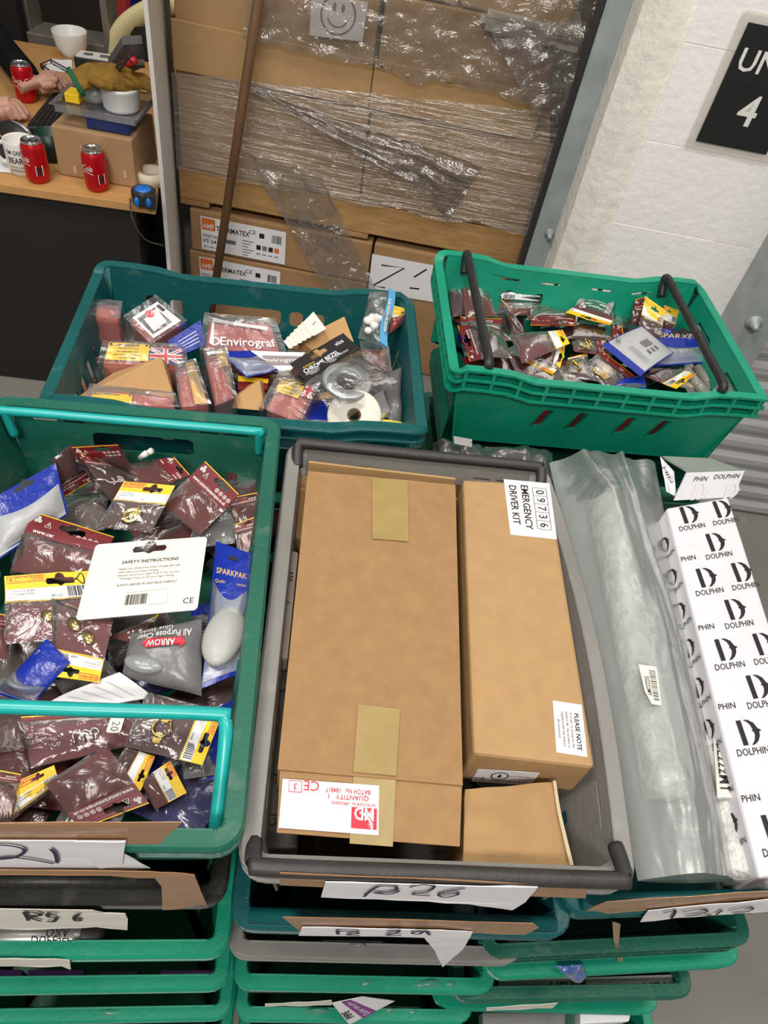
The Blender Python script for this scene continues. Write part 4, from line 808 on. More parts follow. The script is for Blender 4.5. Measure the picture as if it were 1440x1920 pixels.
def pack(label, q, z, front=True, content=None, hd=.3, t=.010, bend=0, back=MAROON, num=None, fm=None, group=None, hole=True, cat='hardware pack', hp=(.62, .3), twl=None, size_txt='', crum=.002):
    P = px(q, z, bend=bend, crum=crum, seed=rnd(0, 50)); W, L = P.W, P.L; hh = L * hd
    r = thing('hardware_pack', label, cat, base_of(P), 0, group)
    b = MB(); tp, bt = (lambda u, v: P(u, hd * .96 + (1 - hd * .96) * v, .0009)), (lambda u, v: P(u, hd * .96 + (1 - hd * .96) * v, 0)); b.slab(tp, bt, 8, 8); b.build('backing_card', back, r)
    F = lambda x, y, w=0: P.m(x, y, w + .0012)
    outline = edge([(0, 0), (W, 0), (W, hh), (0, hh)], 8); lo = [outline]
    if hole: lo.append(eurohole(W * hp[0], hh * hp[1], min(W * .34, .032)))
    b = MB(); G = lambda x, y, w: F(x, y, w + .0012)
    b.shape(lo, F, .0012, 0)
    if front:
        b.quad(G, W * .01, hh * .5, W * .99, hh * .93, 1, .0003)
        b.ribbon([(W * .03, hh * .06), (W * .45, hh * .06), (W * .45, hh * .27), (W * .03, hh * .27), (W * .03, hh * .06)], G, .0008, 2, .0004)
        b.ring((W * .07, hh * .16), hh * .03, hh * .06, G, 2, .0004, 10); b.text('CENTURION', G, W * .27, hh * .165, hh * .19, 0, 2, .014, .0004, 0, W * .32)
        b.text(twl or '50mm x 17mm EB', G, W * .2, hh * .59, hh * .11, 0, 3, 0, .0005, 0, W * .34); b.text('Hardware Pack', G, W * .2, hh * .7, hh * .11, 0, 3, 0, .0005, 0, W * .34); b.text('Qty 1', G, W * .08, hh * .83, hh * .11, 0, 3, 0, .0005, 0, W * .12)
        b.text(size_txt or 'CA50P', G, W * .56, hh * .84, hh * .12, 0, 4, .01, .0005, 0, W * .14); b.barcode(G, W * .68, hh * .52, W * .97, hh * .9, 4, .0005, 14)
        ms = [YELLOW, PAPER, REDINK, GREYINK, INK]
        if num:
            b.ribbon(smooth([(W * (.84 + .05 * math.sin(a)), hh * (.27 + .1 * math.sin(2 * a) + .13 * math.cos(a) )) for a in [k * PI / 8 for k in range(17)]], 2) if num == '8' else [(0, 0), (0, .001)], G, .0014, 4, .0007)
    else:
        b.ribbon([(0, .0006), (W, .0006)], G, .0012, 1, .0003)
        b.text('www.centurioneurope.co.uk', G, W * .5, hh * .78, hh * .24, 0, 2, .016, .0005, 0, W * .9); icons(b, G, W * .62, hh * .55, min(hh * .2, W * .085), 2)
        recyc(b, G, W * .1, hh * .28, hh * .28, 2); tri(b, G, W * .24, hh * .4, hh * .26, 2); ms = [MAROON, YELLOW, WHITE]
    b.build('header_card', ms, r)
    # contents on the card
    def at(u, v, w=.003): return P(u, v, w)
    ex = (P(1, .5) - P(0, .5)).normalized(); ey = (P(.5, 1) - P(.5, 0)).normalized(); Mx = Matrix(((ex.x, ey.x, P.n.x, 0), (ex.y, ey.y, P.n.y, 0), (ex.z, ey.z, P.n.z, 0), (0, 0, 0, 1)))
    if content:
        b = MB(); cen = Matrix.Translation(at(.5, hd + (1 - hd) * .5, .003)) @ Mx; w = min(W, L * (1 - hd)); mt = BRASS
        if content == 'rose': b.lathe([(0, .004), (w * .1, .005), (w * .12, .003), (w * .22, .0035), (w * .3, .003), (w * .33, 0)], cen, 28)
        elif content == 'plates':
            for dx, dy in ((-.16, -.1), (.15, .12)): b.lathe([(0, .002), (w * .14, .002), (w * .16, 0)], cen @ Matrix.Translation((w * dx, w * dy, 0)), 20)
        elif content == 'hasp':
            S_ = lambda p, h=.002: b.shape(p, lambda x, y, ww: cen @ V((x, y, ww)), h)
            S_([rr(-w * .3, -w * .12, -w * .05, w * .12, .003), [(-w * .23 + w * .03 * math.cos(k), w * .06 + w * .03 * math.sin(k)) for k in (0, 1.05, 2.1, 3.14, 4.2, 5.2)], [(-w * .23 + w * .03 * math.cos(k), -w * .06 + w * .03 * math.sin(k)) for k in (0, 1.05, 2.1, 3.14, 4.2, 5.2)]])
            b.tube([cen @ V((w * .06 + w * .16 * math.cos(a), w * .16 * math.sin(a), .003)) for a in [k * PI / 9 - 2.6 for k in range(16)]], .0018, 8); S_([rr(w * .15, -w * .07, w * .34, w * .07, .002)])
        elif content == 'hooks':
            mt = WHITE
            for dx, ro in ((-.2, .4), (.02, -.5), (.2, .9)):
                m2 = cen @ Matrix.Translation((w * dx, w * dx * .5, .003)) @ Matrix.Rotation(ro, 4, 'Z'); b.tube([m2 @ V((-w * .2, 0, 0)), m2 @ V((0, 0, 0))], w * .02, 8); b.tube([m2 @ V((w * .09 + w * .09 * math.cos(a), w * .09 * math.sin(a), 0)) for a in [PI - k * .42 for k in range(11)]], w * .022, 8)
        elif content == 'steelhooks':
            mt = CHROME
            for dx in (-.22, .0, .2):
                m2 = cen @ Matrix.Translation((w * dx, -w * .1 * dx, .004)); b.tube([m2 @ V((0, w * .22, 0)), m2 @ V((0, w * .05, 0))] + [m2 @ V((w * .09 - w * .09 * math.cos(a), -w * .1 * math.sin(a), 0)) for a in [k * .4 for k in range(10)]], w * .02, 8)
        elif content == 'hinge':
            for s in (-1, 1): b.shape([rr(-w * .3, s * w * .17 - w * .15, w * .3, s * w * .17 + w * .15, .002)], lambda x, y, ww: cen @ V((x, y, ww + .001)), .002)
            b.tube([cen @ V((-w * .3, 0, .004)), cen @ V((w * .3, 0, .004))], .003, 10)
        elif content == 'screws':
            for k in range(9):
                m2 = cen @ Matrix.Translation((rnd(-.25, .25) * w, rnd(-.25, .25) * w, .002 + .001 * k)) @ Matrix.Rotation(rnd(0, 6), 4, 'Z'); b.tube([m2 @ V((-.009, 0, 0)), m2 @ V((.006, 0, 0)), m2 @ V((.009, 0, 0)), m2 @ V((.01, 0, 0))], [.0008, .0018, .0035, .0035], 8)
        elif content == 'bar': mt = CHROME; b.tube([cen @ V((-w * .05, -w * .3, .005)), cen @ V((w * .05, w * .35, .005))], .005, 10)
        b.build({'rose': 'ceiling_rose', 'plates': 'plates', 'hasp': 'hasp', 'hooks': 'cup_hooks', 'steelhooks': 'steel_hooks', 'hinge': 'hinge', 'screws': 'screws', 'bar': 'metal_bar'}[content], mt, r)
    b = MB(); tp, bt = cushion(P, -.01, hd * .9, 1.01, 1.02, t * .8, .0016, 12, 12, .002, rnd(0, 99)); b.slab(tp, bt, 12, 12); b.build('clear_pouch', fm or FILMB, r)
    return r
def spark(label, q, z, curve=.45, t=.012, bend=0, text=None, hole=True, wht=FROST, plug=None, cat='hardware pouch', flip=False):
    P = px(q, z, bend=bend, crum=.003, seed=rnd(0, 50)); W, L = P.W, P.L
    r = thing('blue_pouch', label, cat, base_of(P)); cv = lambda u: curve + .16 * math.sin(PI * u * .9) - .05
    b = MB(); b.slab(lambda u, v: P(u, v, .001 + .3 * t * (math.sin(PI * u) * math.sin(PI * v)) ** .5), lambda u, v: P(u, v, 0), 12, 12); pc = b.build('pouch', BLUE, r)
    b = MB(); b.slab(lambda u, v: P(.03 + .94 * u, (cv(u) + (.97 - cv(u)) * v), .0025 + t * (max(0, math.sin(PI * u)) * max(0, math.sin(PI * min(1, v + .12)))) ** .5), lambda u, v: P(.03 + .94 * u, cv(u) + (.97 - cv(u)) * v, .0012), 12, 12); b.build('clear_window', wht, r)
    F = lambda x, y, w=0: P.m(x, y, w + .0035)
    b = MB()
    if hole: b.shape([eurohole(W * .5, L * .1, W * .26)], F, .0005, 1)
    if text:
        for i, (tx, sz) in enumerate(text): b.text(tx, F, W * .5, L * (.22 + .075 * i), sz, 0, 0, .012 if i == 0 else 0, .0006, 0, W * .8)
    if hole or text: b.build('printing', [mat('gold_ink', lin(214, 180, 90), .5, var=0) if text else INK, INK], pc)
    if plug:
        b = MB(); u, v, s = plug; b.ball(P(u, v, .008), s, 12, 0, (.75, 1.3, .4)); b.build('grey_fitting', mat('grey_fitting', lin(176, 176, 170), .4, 0, .05, 20), r)
    return r
def fill(n, quadpts, z, group, label, kinds=(MAROON, DARKMAR, BLUE, GREYCARD)):   # packs buried deep in a heap
    protos = {}
    for i in range(n):
        c = atz(*quadpts[i % len(quadpts)], z + rnd(-.012, .008)); a = rnd(0, 6.28); w, l = rnd(.06, .085), rnd(.09, .12)
        ti = rnd(-.25, .25); e1 = V((math.cos(a), math.sin(a), ti * .5)).normalized(); e2 = V((-math.sin(a), math.cos(a), rnd(-.2, .2))).normalized()
        mt = kinds[i % len(kinds)]
        P = Patch([c - e1 * w / 2 + e2 * l / 2, c + e1 * w / 2 + e2 * l / 2, c + e1 * w / 2 - e2 * l / 2, c - e1 * w / 2 - e2 * l / 2], crum=.004, seed=i)
        if P.n.z < 0: P.n = -P.n
        r = thing('hardware_pack', label, 'hardware pack', c - V((0, 0, .015)), 0, group)
        b = MB(); b.slab(lambda u, v: P(u, v, .001), lambda u, v: P(u, v, 0), 6, 6); b.build('backing_card', mt, r)
        b = MB(); tp, bt = cushion(P, 0, .2, 1, 1, .008, .002, 8, 8, .003, i); b.slab(tp, bt, 8, 8); b.build('clear_pouch', FILMB, r)

# ---- left crate heap, bottom first
random.seed(3)
fill(16, [(120, 880), (200, 900), (280, 905), (370, 920), (440, 930), (460, 1000), (60, 1000), (130, 960), (330, 1000), (420, 1330), (330, 1480), (200, 1480), (60, 1440), (60, 1340), (420, 1180), (200, 1320)], .965, 'packs deep in the left crate', 'crumpled dark pack lying half buried in the heap in the left crate')
fill(10, [(300, 960), (100, 1100), (250, 1250), (40, 1220), (430, 1420), (380, 1500), (120, 1420), (260, 1180), (20, 1500), (340, 1380)], .945, 'packs deep in the left crate', 'crumpled dark pack lying half buried in the heap in the left crate')
Z = .99
pack('maroon pack standing edge up against the far wall of the left crate', [(134, 837), (221, 831), (262, 905), (180, 915)], (1.06, 1.06, .985, .985), False, None, .3)
pack('narrow maroon pack tilted at the far left corner of the heap in the left crate', [(135, 832), (97, 862), (120, 930), (170, 900)][::-1], (.985, .985, 1.04, 1.05), False, None, .28)
pack('clear pack of white cup hooks behind the brass ceiling rose pack', [(144, 845), (200, 866), (272, 905), (215, 950)], (1.055, 1.05, .995, .995), False, 'hooks', .22, fm=FILMB, back=DARKMAR)
pack('maroon backed pack with its printed end pointing right by the left crate far wall', [(328, 858), (358, 892), (262, 930), (217, 874)], (1.035, 1.03, .995, 1.0), False, None, .3)
pack('grey text card pack below the tilted maroon pack at the right of the left crate', [(372, 958), (456, 938), (440, 1018), (352, 1030)], (.998, .998, .985, .985), True, None, .12, back=GREYCARD, hole=False, fm=FILM)
pack('maroon pack edge with yellow border tucked in the right side of the left crate', [(424, 935), (492, 922), (484, 985), (452, 1000)], (1.01, 1.015, .985, .985), False, None, .25)
pack('small maroon and yellow pack pressed against the right wall of the left crate', [(440, 985), (482, 968), (474, 1050), (446, 1040)], (1.0, 1.01, .985, .985), False, None, .3)
pack('tilted maroon pack with white web address on the right of the left crate heap', [(386, 866), (449, 928), (376, 1003), (304, 946)], (1.045, 1.04, 1.005, 1.01), False, None, .4, .006, hp=(.6, .25))
pack('yellow headed pack holding a brass ceiling rose near the far end of the left crate', [(233, 903), (329, 911), (284, 998), (184, 988)], (1.04, 1.04, 1.005, 1.005), True, 'rose', .42, .012, back=DARKMAR, twl='35mm Round', fm=FILM)
spark('blue and white pouch leaning in the far left corner of the left crate', [(-20, 938), (104, 868), (128, 965), (-10, 1055)], (1.03, 1.04, 1.0, .995), .38, .016, wht=mat('milky_plastic', lin(176, 178, 180), .35, 0, .08, 30, .1, 60))
pack('large maroon backed pack with web address left of the white safety card', [(66, 961), (215, 1008), (178, 1098), (22, 1070)], (1.02, 1.022, 1.0, 1.0), False, None, .42, .01, hp=(.52, .32), bend=.006)
pack('clear blister edge beside the yellow headed pack at the extreme left of the left crate', [(-15, 1150), (14, 1155), (16, 1235), (-20, 1240)], .985, False, None, .3)
pack('yellow headed pack with a handwritten eight at the left of the white safety card', [(9, 1082), (172, 1071), (208, 1192), (13, 1206)], (1.02, 1.02, 1.005, 1.0), True, 'plates', .42, .014, num='8', twl='35mm CS Knife', size_txt='BP1121', fm=FILM)
pack('upside down yellow headed pack below the white safety card', [(186, 1281), (99, 1270), (98, 1125), (212, 1165)], (1.01, 1.01, 1.018, 1.018), True, 'plates', .36, .014, twl='37 x 17mm EB Drawer Catch', fm=FILM)
pack('small red and yellow pack sticking out under the lower edge of the white safety card', [(290, 1158), (300, 1150), (262, 1210), (205, 1195)], .995, True, None, .3)
for k, (u, v) in enumerate(((262, 858), (272, 853))):
    b = MB(); A_, B_ = atz(u, v, 1.03), atz(u + 12, v - 8, 1.045); b.tube([A_, B_], [.0035, .0045], 10); tag(b.build('wall_plug', WHITE), ('white plastic plug against the far wall of the left crate, lower of two', 'white plastic plug against the far wall of the left crate, upper of two')[k], 'wall plug')
# white safety card
P = px([(180, 1022), (389, 1007), (370, 1144), (142, 1164)], (1.035, 1.035, 1.03, 1.03), bend=.002); W, L = P.W, P.L
r = thing('safety_card', 'white safety instructions card lying on top of the heap in the left crate', 'card', base_of(P))
b = MB(); b.shape([edge(rr(0, 0, W, L, .005), 2), eurohole(W * .49, L * .12, W * .27)], P.m, .0012); cd_ = b.build('card', PAPERY, r)
b = MB(); F = lambda x, y, w=0: P.m(x, y, w + .0013)
b.text('SAFETY INSTRUCTIONS', F, W * .52, L * .3, .0065, 0, 0, .012, .0003)
for i, t_ in enumerate(('- Always turn off electricity before changing light bulb.', '- Allow bulb to cool before changing.', '- Always check your light bulb is the correct', 'Wattage/Type to fit your light fitting.')): b.text(t_, F, W * (.52 if i != 1 else .43), L * (.39 + .045 * i), .0044, 0, 1, 0, .0003, 0, W * (.55 if i != 1 else .36))
b.text('ALWAYS DISPOSE OF LIGHT BULB CAREFULLY', F, W * .53, L * .61, .0048, 0, 1, .012, .0003, 0, W * .52); b.barcode(F, W * .37, L * .74, W * .55, L * .87, 0, .0003, 22)
b.ribbon([(W * .37, L * .72), (W * .72, L * .7), (W * .73, L * .88), (W * .58, L * .89)], F, .0004, 1); b.text('CE', F, W * .91, L * .88, .011, 0, 0, 0, .0003); b.build('printing', [INK, GREYINK], cd_)
spark('blue pouch with a bulging grey fitting along the right wall of the left crate', [(405, 1015), (476, 1040), (450, 1262), (378, 1292)], (1.02, 1.03, 1.0, .995), .33, .012, text=(('SPARKPAK', .02), ('Quality Accessories', .008)), plug=(.5, .7, .033))
# glue sticks bag, lying upside down
P = px([(378, 1305), (228, 1268), (246, 1188), (378, 1160)], (.995, .995, 1.012, 1.012), crum=.003); W, L = P.W, P.L
r = thing('glue_stick_bag', 'grey bag of clear glue sticks lying upside down in the left crate', 'bag', base_of(P))
b = MB(); tp, bt = cushion(P, 0, 0, 1, 1, .02, 0, 12, 12, .004, 2); b.slab(tp, bt, 14, 14); b.build('bag', mat('grey_bag', lin(112, 112, 112), .3, 0, .12, 20, .2, 40), r)
b = MB(); F = lambda x, y, w=0: P.m(x, y, w + .0005 + .02 * (max(0, math.sin(PI * x / W)) * max(0, math.sin(PI * y / L))) ** .5 + .0025)
ar = [(W * .2, L * .62), (W * .28, L * .55), (W * .28, L * .6), (W * .72, L * .55), (W * .8, L * .65), (W * .72, L * .73), (W * .28, L * .71), (W * .28, L * .78)]
b.shape([edge(ar, 3)], F, .0006, 1); b.text('ARROW', F, W * .53, L * .64, .019, 0, 0, .02, .0015, 0, W * .38); b.text('All Purpose Clear', F, W * .5, L * .79, .014, 0, 0, .01, .001, 0, W * .75); b.text('Glue Sticks', F, W * .62, L * .91, .0095, 0, 0, 0, .001); b.build('printing', [WHITE, REDINK], r)
b = MB(); cc2 = P(.72, .28, .014); b.ball(cc2, 1, 10, 0, (.024, .012, .008)); b.build('clear_sticks', FROST, r)
spark('blue pouch printed with a gold address at the left edge of the left crate', [(88, 1198), (132, 1242), (62, 1322), (-10, 1300)], (1.02, 1.018, 1.0, 1.0), .62, .02, text=(('SPARKPAK UK', .014), ('Tel: +44 (0)1279 123456', .008), ('Fax: +44 (0)1279 123457', .008), ('sales@sparkpak', .008)), hole=False)
# leaflet
P = px([(225, 1262), (290, 1308), (160, 1336), (52, 1340)], (1.0, .992, .99, .99), bend=.008, crum=.004)
r = thing('folded_leaflet', 'folded white instruction leaflet under the glue stick bag', 'leaflet', base_of(P))
b = MB(); b.slab(lambda u, v: P(u, v, .004), lambda u, v: P(u, v, 0), 10, 10); b.build('sheet', PAPER, r)
b = MB(); F = lambda x, y, w=0: P.m(x, y, w + .005)
for i in range(5): b.text('GUARANTEE INSTRUCTION LEAFLET', F, P.W * .5, P.L * (.2 + .14 * i), .009, 0, 0, 0, .0008, 0, P.W * .7)
b.build('printing', GREYINK, r)
pack('maroon backed pack of steel hooks behind the near turquoise bar', [(40, 1345), (245, 1332), (268, 1392), (60, 1440)], (.99, .99, .985, .985), False, 'steelhooks', .1, .014, hole=False, fm=FILM)
P = px([(212, 1335), (237, 1336), (225, 1375), (198, 1374)], 1.006); b = MB(); b.shape([rr(0, 0, P.W, P.L, .003)], P.m, .001); b.text('20', lambda x, y, w: P.m(x, y, w + .001), P.W * .5, P.L * .7, .012, PI / 2, 1); tag(b.build('price_sticker', [PAPERY, GREYINK]), 'cream sticker marked twenty on the pack of steel hooks', 'sticker')
pack('yellow headed pack with a brass hasp turned sideways by the near turquoise bar', [(419, 1336), (380, 1436), (236, 1400), (278, 1300)], (1.012, 1.005, 1.0, 1.008), True, 'hasp', .3, .012, back=DARKMAR, twl='38mm x 17mm EB', fm=FILM)
pack('dark grey blister pack by the near right corner of the left crate', [(410, 1400), (412, 1452), (345, 1462), (340, 1420)], .982, True, None, .05, back=GREYCARD, hole=False, fm=FILM)
spark('blue pouch wedged along the near right wall of the left crate', [(440, 1310), (438, 1450), (372, 1470), (400, 1330)], (.995, .985, .975, .985), .75, .01)
pack('yellow headed pack lying slantwise below the hasp pack', [(291, 1420), (264, 1484), (200, 1455), (236, 1402)], .992, True, None, .55, back=DARKMAR)
pack('yellow headed pack pointing down right in the near corner of the left crate', [(319, 1427), (350, 1487), (292, 1518), (262, 1465)], (.99, .985, .985, .99), True, None, .6, hp=(.3, .35))
pack('maroon backed clear pack turned upside down at the near edge of the left crate', [(280, 1507), (150, 1556), (86, 1470), (200, 1400)], (.99, .985, 1.0, 1.0), False, None, .36, .01, hp=(.4, .35))
pack('yellow headed pack lying aslant at the near left of the left crate', [(40, 1462), (102, 1436), (112, 1470), (25, 1536)], (.99, .99, .985, .985), True, None, .9, twl='Qty 2 Hinge', size_txt='H035P', hp=(.5, .22))
pack('crumpled maroon pack at the near left edge of the left crate', [(-30, 1440), (40, 1452), (38, 1528), (-20, 1538)], (.995, .99, .985, .985), False, None, .2, .016)
spark('blue pouch lying deep in the near right corner of the left crate', [(320, 1492), (380, 1487), (374, 1545), (280, 1545)], .955, .95, .006, hole=False)

# ================================================================== fire pads and parts in the dark teal crate
def block(name, label, cat, q, z, d, mt, n=None, bev=.008, wrap=True, label_on=None, wscale=.005, dvec=None):
    P = px(q, z); r = thing(name, label, cat, V((*P.center().xy, min(p.z for p in P.q) - d)))
    dn = V(dvec) * d if dvec else V((0, 0, -d))
    b = MB(); b.hexa(P.q, [p + dn for p in P.q]); b.build('pad', mt, r, bev)
    if wrap:
        c = P.center(); b = MB(); f = lambda p, o: p + (p - c).normalized() * o
        T = [f(p, wscale) + P.n * .0055 for p in P.q]; Q = [f(p, wscale) + dn for p in P.q]; TP = Patch(T)
        b.slab(lambda u, v: TP(u, v, .003 * math.sin(PI * u) * math.sin(PI * v) + .0018 * noise.noise(V((u * 4, v * 4, d * 99)))), lambda u, v: Patch(Q)(u, v) , 14, 14); b.build('film_wrap', FILMC, r)
    return r, P
def ylabel(r, P, u0, v0, u1, v1, lines=('ENVIROGRAF', 'FIRE PROTECTION', 'INTUMESCENT PAD', 'SOCKET BOX INTERNAL', 'DOUBLE 35MM')):
    S = P.sub(u0, v0, u1, v1, .0042); b = MB(); b.shape([rr(0, 0, S.W, S.L, .002)], S.m, .0006, 0); G = lambda x, y, w: S.m(x, y, w + .0008)
    for i, t_ in enumerate(lines): b.text(t_, G, S.W * .5, S.L * (.14 + .74 * i / max(1, len(lines) - 1)), S.L * (.17 if i == 0 else .12), 0, 1, .01, .0004, 0, S.W * .82)
    for sx in (.06, .94): b.ring((S.W * sx, S.L * .1), S.L * .0, S.L * .07, G, 1, .0004, 8)
    b.build('yellow_label', [YELLOW, INK], r)
def jack(r, P, u0, v0, u1, v1):
    S = P.sub(u0, v0, u1, v1, .0042); W, L = S.W, S.L; b = MB(); b.quad(S.m, 0, 0, W, L, 0, .0003)
    for a, c in (((0, 0), (W, L)), ((W, 0), (0, L))): b.ribbon([a, c], S.m, L * .2, 1, .0005); b.ribbon([a, c], S.m, L * .07, 2, .0007)
    for a, c, k in (((W / 2, 0), (W / 2, L), .3), ((0, L / 2), (W, L / 2), .3)): b.ribbon([a, c], S.m, L * k, 1, .0009); b.ribbon([a, c], S.m, L * k * .6, 2, .0011)
    b.build('flag_label', [mat('flag_blue', lin(30, 40, 110), .5, var=0), PAPER, mat('flag_red', lin(196, 30, 45), .5, var=0)], r)
def ystripe(r, P, u0, u1, down=None):
    S = P.sub(u0, 0, u1, 1, .004); b = MB(); b.quad(S.m, 0, 0, S.W, S.L, 0, .0002); b.build('yellow_band', mat('dull_yellow_tape', lin(222, 176, 84), .4, 0, .08, 30), r)
def swatch(name, label, cat, q, z, mt, th=.002, bend=0, crum=.002, puff=0, par=None):
    P = px(q, z, bend=bend, crum=crum, seed=rnd(0, 40)); b = MB(); b.slab(lambda u, v: P(u, v, th + puff * (max(0, math.sin(PI * u)) * max(0, math.sin(PI * v))) ** .5), lambda u, v: P(u, v, 0), 10, 10)
    return tag(b.build(name, mt, par), label, cat), P
random.seed(11)
fill(9, [(200, 700), (300, 690), (420, 700), (520, 700), (600, 700), (690, 720), (720, 690), (600, 770), (250, 640)], .905, 'items deep in the teal crate', 'crumpled wrapped item lying deep in the teal crate', (PINK2, DARKMAR, GREYCARD, KRAFT))
r, P = block('fire_pad', 'small pink fire pad standing in the far left corner of the teal crate', 'fire pad', [(163, 566), (226, 570), (222, 600), (160, 592)], (1.0, 1.0, .995, .995), .07, PINK)
r, P = block('fire_pad_box', 'tilted fire pad pack with grey printed top at the far left of the teal crate', 'fire pad', [(240, 595), (292, 562), (343, 602), (284, 640)], (1.0, 1.02, .995, .975), .05, PINK, wscale=.008)
b = MB(); S = P.sub(.08, .1, .96, .98, .0042); b.shape([[(0, 0), (S.W, 0), (S.W, S.L), (0, S.L)]], S.m, .0006, 0); G = lambda x, y, w: S.m(x, y, w + .0008)
b.quad(G, S.W * .08, S.L * .12, S.W * .78, S.L * .88, 1, .0003); b.text('Envirograf', G, S.W * .4, S.L * .52, .016, PI * .5, 0, .012, .0006, 0, S.L * .68); b.ring((S.W * .5, S.L * .22), 0, .008, G, 2, .0006, 12); b.quad(G, S.W * .84, S.L * .1, S.W * .96, S.L * .4, 3, .0003); b.build('printed_label', [PAPER, mat('dark_grey_print', lin(92, 78, 74), .5, var=0), REDINK, INK], r)
o, P = swatch('blue_card_pack', 'blue printed card pack between the grey topped and white lettered fire pads', 'card pack', [(313, 642), (376, 603), (386, 648), (346, 666)], (.975, .985, .97, .965), BLUE, .004); b = MB(); [b.quad(P.m, P.W * .2, P.L * (.3 + .15 * i), P.W * .8, P.L * (.33 + .15 * i), 0, .0045) for i in range(4)]; b.build('print_lines', PAPER, o)
r, P = block('fire_pad_box', 'pink fire pad with large white lettering at the back of the teal crate', 'fire pad', [(392, 594), (508, 604), (528, 660), (384, 656)], (1.005, 1.005, .985, .985), .055, PINK2, wscale=.01)
b = MB(); G = lambda x, y, w: P.m(x, y, w + .0045); b.text('Envirograf', G, P.W * .56, P.L * .78, .026, 0, 0, .014, .0006, 0, P.W * .75); b.ribbon([(P.W * .08, P.L * .85), (P.W * .08, P.L * .15), (P.W * .9, P.L * .3)], G, .008); b.ring((P.W * .12, P.L * .78), .006, .009, G, 0); b.build('white_lettering', PAPER, r)
r, P = block('fire_pad', 'long pink fire pad with yellow label and flag at the left of the teal crate', 'fire pad', [(200, 643), (343, 649), (346, 688), (190, 682)], (.985, .985, .97, .97), .055, PINK, wscale=.006)
ylabel(r, P, .04, .04, .56, .86); jack(r, P, .57, .25, .98, .95)
# kraft pyramids
def pyramid(label, base, zb, apex, za):
    B = [atz(*p, zb) for p in base]; A = atz(*apex, za); cen = sum(B, V()) / 4; r = thing('folded_kraft_box', label, 'cardboard', V((cen.x, cen.y, zb)))
    b = MB(); b.add(B + [A], [(0, 1, 4), (1, 2, 4), (2, 3, 4), (3, 0, 4), (3, 2, 1, 0)]); b.build('folded_card', KRAFT, r, .003)
    b = MB(); d = A + (B[2] - A) * .12; M = Matrix.Translation(d); return r
pyramid('folded brown kraft box rising to a point at the left of the teal crate', [(131, 752), (210, 700), (318, 690), (330, 756)], .95, (303, 668), 1.005)
pyramid('folded brown kraft box at the near middle of the teal crate', [(415, 765), (450, 730), (500, 715), (497, 772)], .95, (487, 712), .985)
r, P = block('fire_pad', 'pink fire pad with a yellow label lying along the near wall of the teal crate', 'fire pad', [(176, 725), (322, 740), (330, 766), (164, 756)], (.985, .985, .98, .98), .05, PINK, wscale=.006); ylabel(r, P, .03, .4, .5, 1.1, ('ENVIROGRAF', 'FIRE PROTECTION'))
r, P = block('fire_pad', 'upright pink fire pad with a yellow band, left of the pair in the teal crate', 'fire pad', [(330, 687), (366, 680), (393, 758), (338, 764)], (.99, .99, .975, .975), .05, PINK, wscale=.005); ystripe(r, P, .5, .92)
r, P = block('fire_pad', 'upright pink fire pad with a yellow band, right of the pair in the teal crate', 'fire pad', [(384, 664), (424, 659), (440, 742), (404, 758)], (.995, .995, .975, .975), .05, PINK2, wscale=.008); S = P.sub(.0, .0, 1, .36, .003); b = MB(); b.quad(S.m, S.W * .5, 0, S.W * .95, S.L, 0, .0015); b.build('yellow_band', MATS['dull_yellow_tape'], r)
o, P = swatch('maroon_yellow_pack', 'maroon and yellow edged pack under the blue pouch in the teal crate', 'pack', [(447, 704), (505, 712), (500, 738), (446, 738)], .955, MAROON, .01); b = MB(); b.quad(P.m, 0, P.L * .3, P.W, P.L * .6, 0, .0106); b.build('yellow_band', YELLOW, o)
o, P = swatch('printed_sleeve', 'white sleeve with grey lettering behind the chrome bezel pack', 'sleeve', [(462, 661), (572, 664), (545, 697), (500, 697)], (.985, .985, .98, .98), PAPER, .004); b = MB(); b.quad(P.m, P.W * .2, P.L * .25, P.W, P.L * .75, 0, .0045); b.text('Envirograf', lambda x, y, w: P.m(x, y, w + .005), P.W * .55, P.L * .5, .017, 0, 1, .01); b.build('print', [mat('grey_print', lin(150, 138, 136), .5, var=0), PAPER], o)
spark('small blue and clear pouch in the middle of the teal crate', [(411, 659), (468, 658), (522, 694), (462, 708)], (.995, .995, .985, .985), .35, .01, hole=False)
r, P = block('fire_pad', 'rounded pink fire pad with yellow label and flag beside the white reel', 'fire pad', [(527, 704), (594, 724), (560, 792), (494, 764)], (.995, .99, .98, .98), .05, PINK, bev=.016, wscale=.008)
S = Patch([P(.1, .08), P(.75, .05), P(.75, .5), P(.1, .55)]); ylabel(r, P, .08, .08, .72, .5, ('ENVIROGRAF', 'FIRE PAD', 'SINGLE 35MM', 'SOCKET BOX')); jack(r, P, .74, .02, 1.0, .4)
r, P = block('kraft_box', 'plain brown kraft box at the back right of the teal crate', 'box', [(560, 636), (646, 592), (664, 640), (600, 668)], (.98, 1.005, .99, .975), .05, KRAFT, wrap=False, bev=.002)
P = px([(588, 585), (612, 617), (543, 656), (532, 642)], (1.015, 1.015, .985, .985), crum=0)
r = thing('folded_leaflet', 'concertina folded white leaflet in front of the plain kraft box', 'leaflet', base_of(P)); b = MB()
b.slab(lambda u, v: P(u, v, .001 + (.006 * abs(((v * 8) % 1) - .5) if v > .35 else 0)), lambda u, v: P(u, v, (.006 * abs(((v * 8) % 1) - .5) if v > .35 else 0)), 6, 40, 0, False); b.build('sheet', PAPERY, r)
b = MB(); b.text('L', lambda x, y, w: P.m(x, y, w + .002), P.W * .5, P.L * .15, .012); b.build('printing', GREYINK, r)
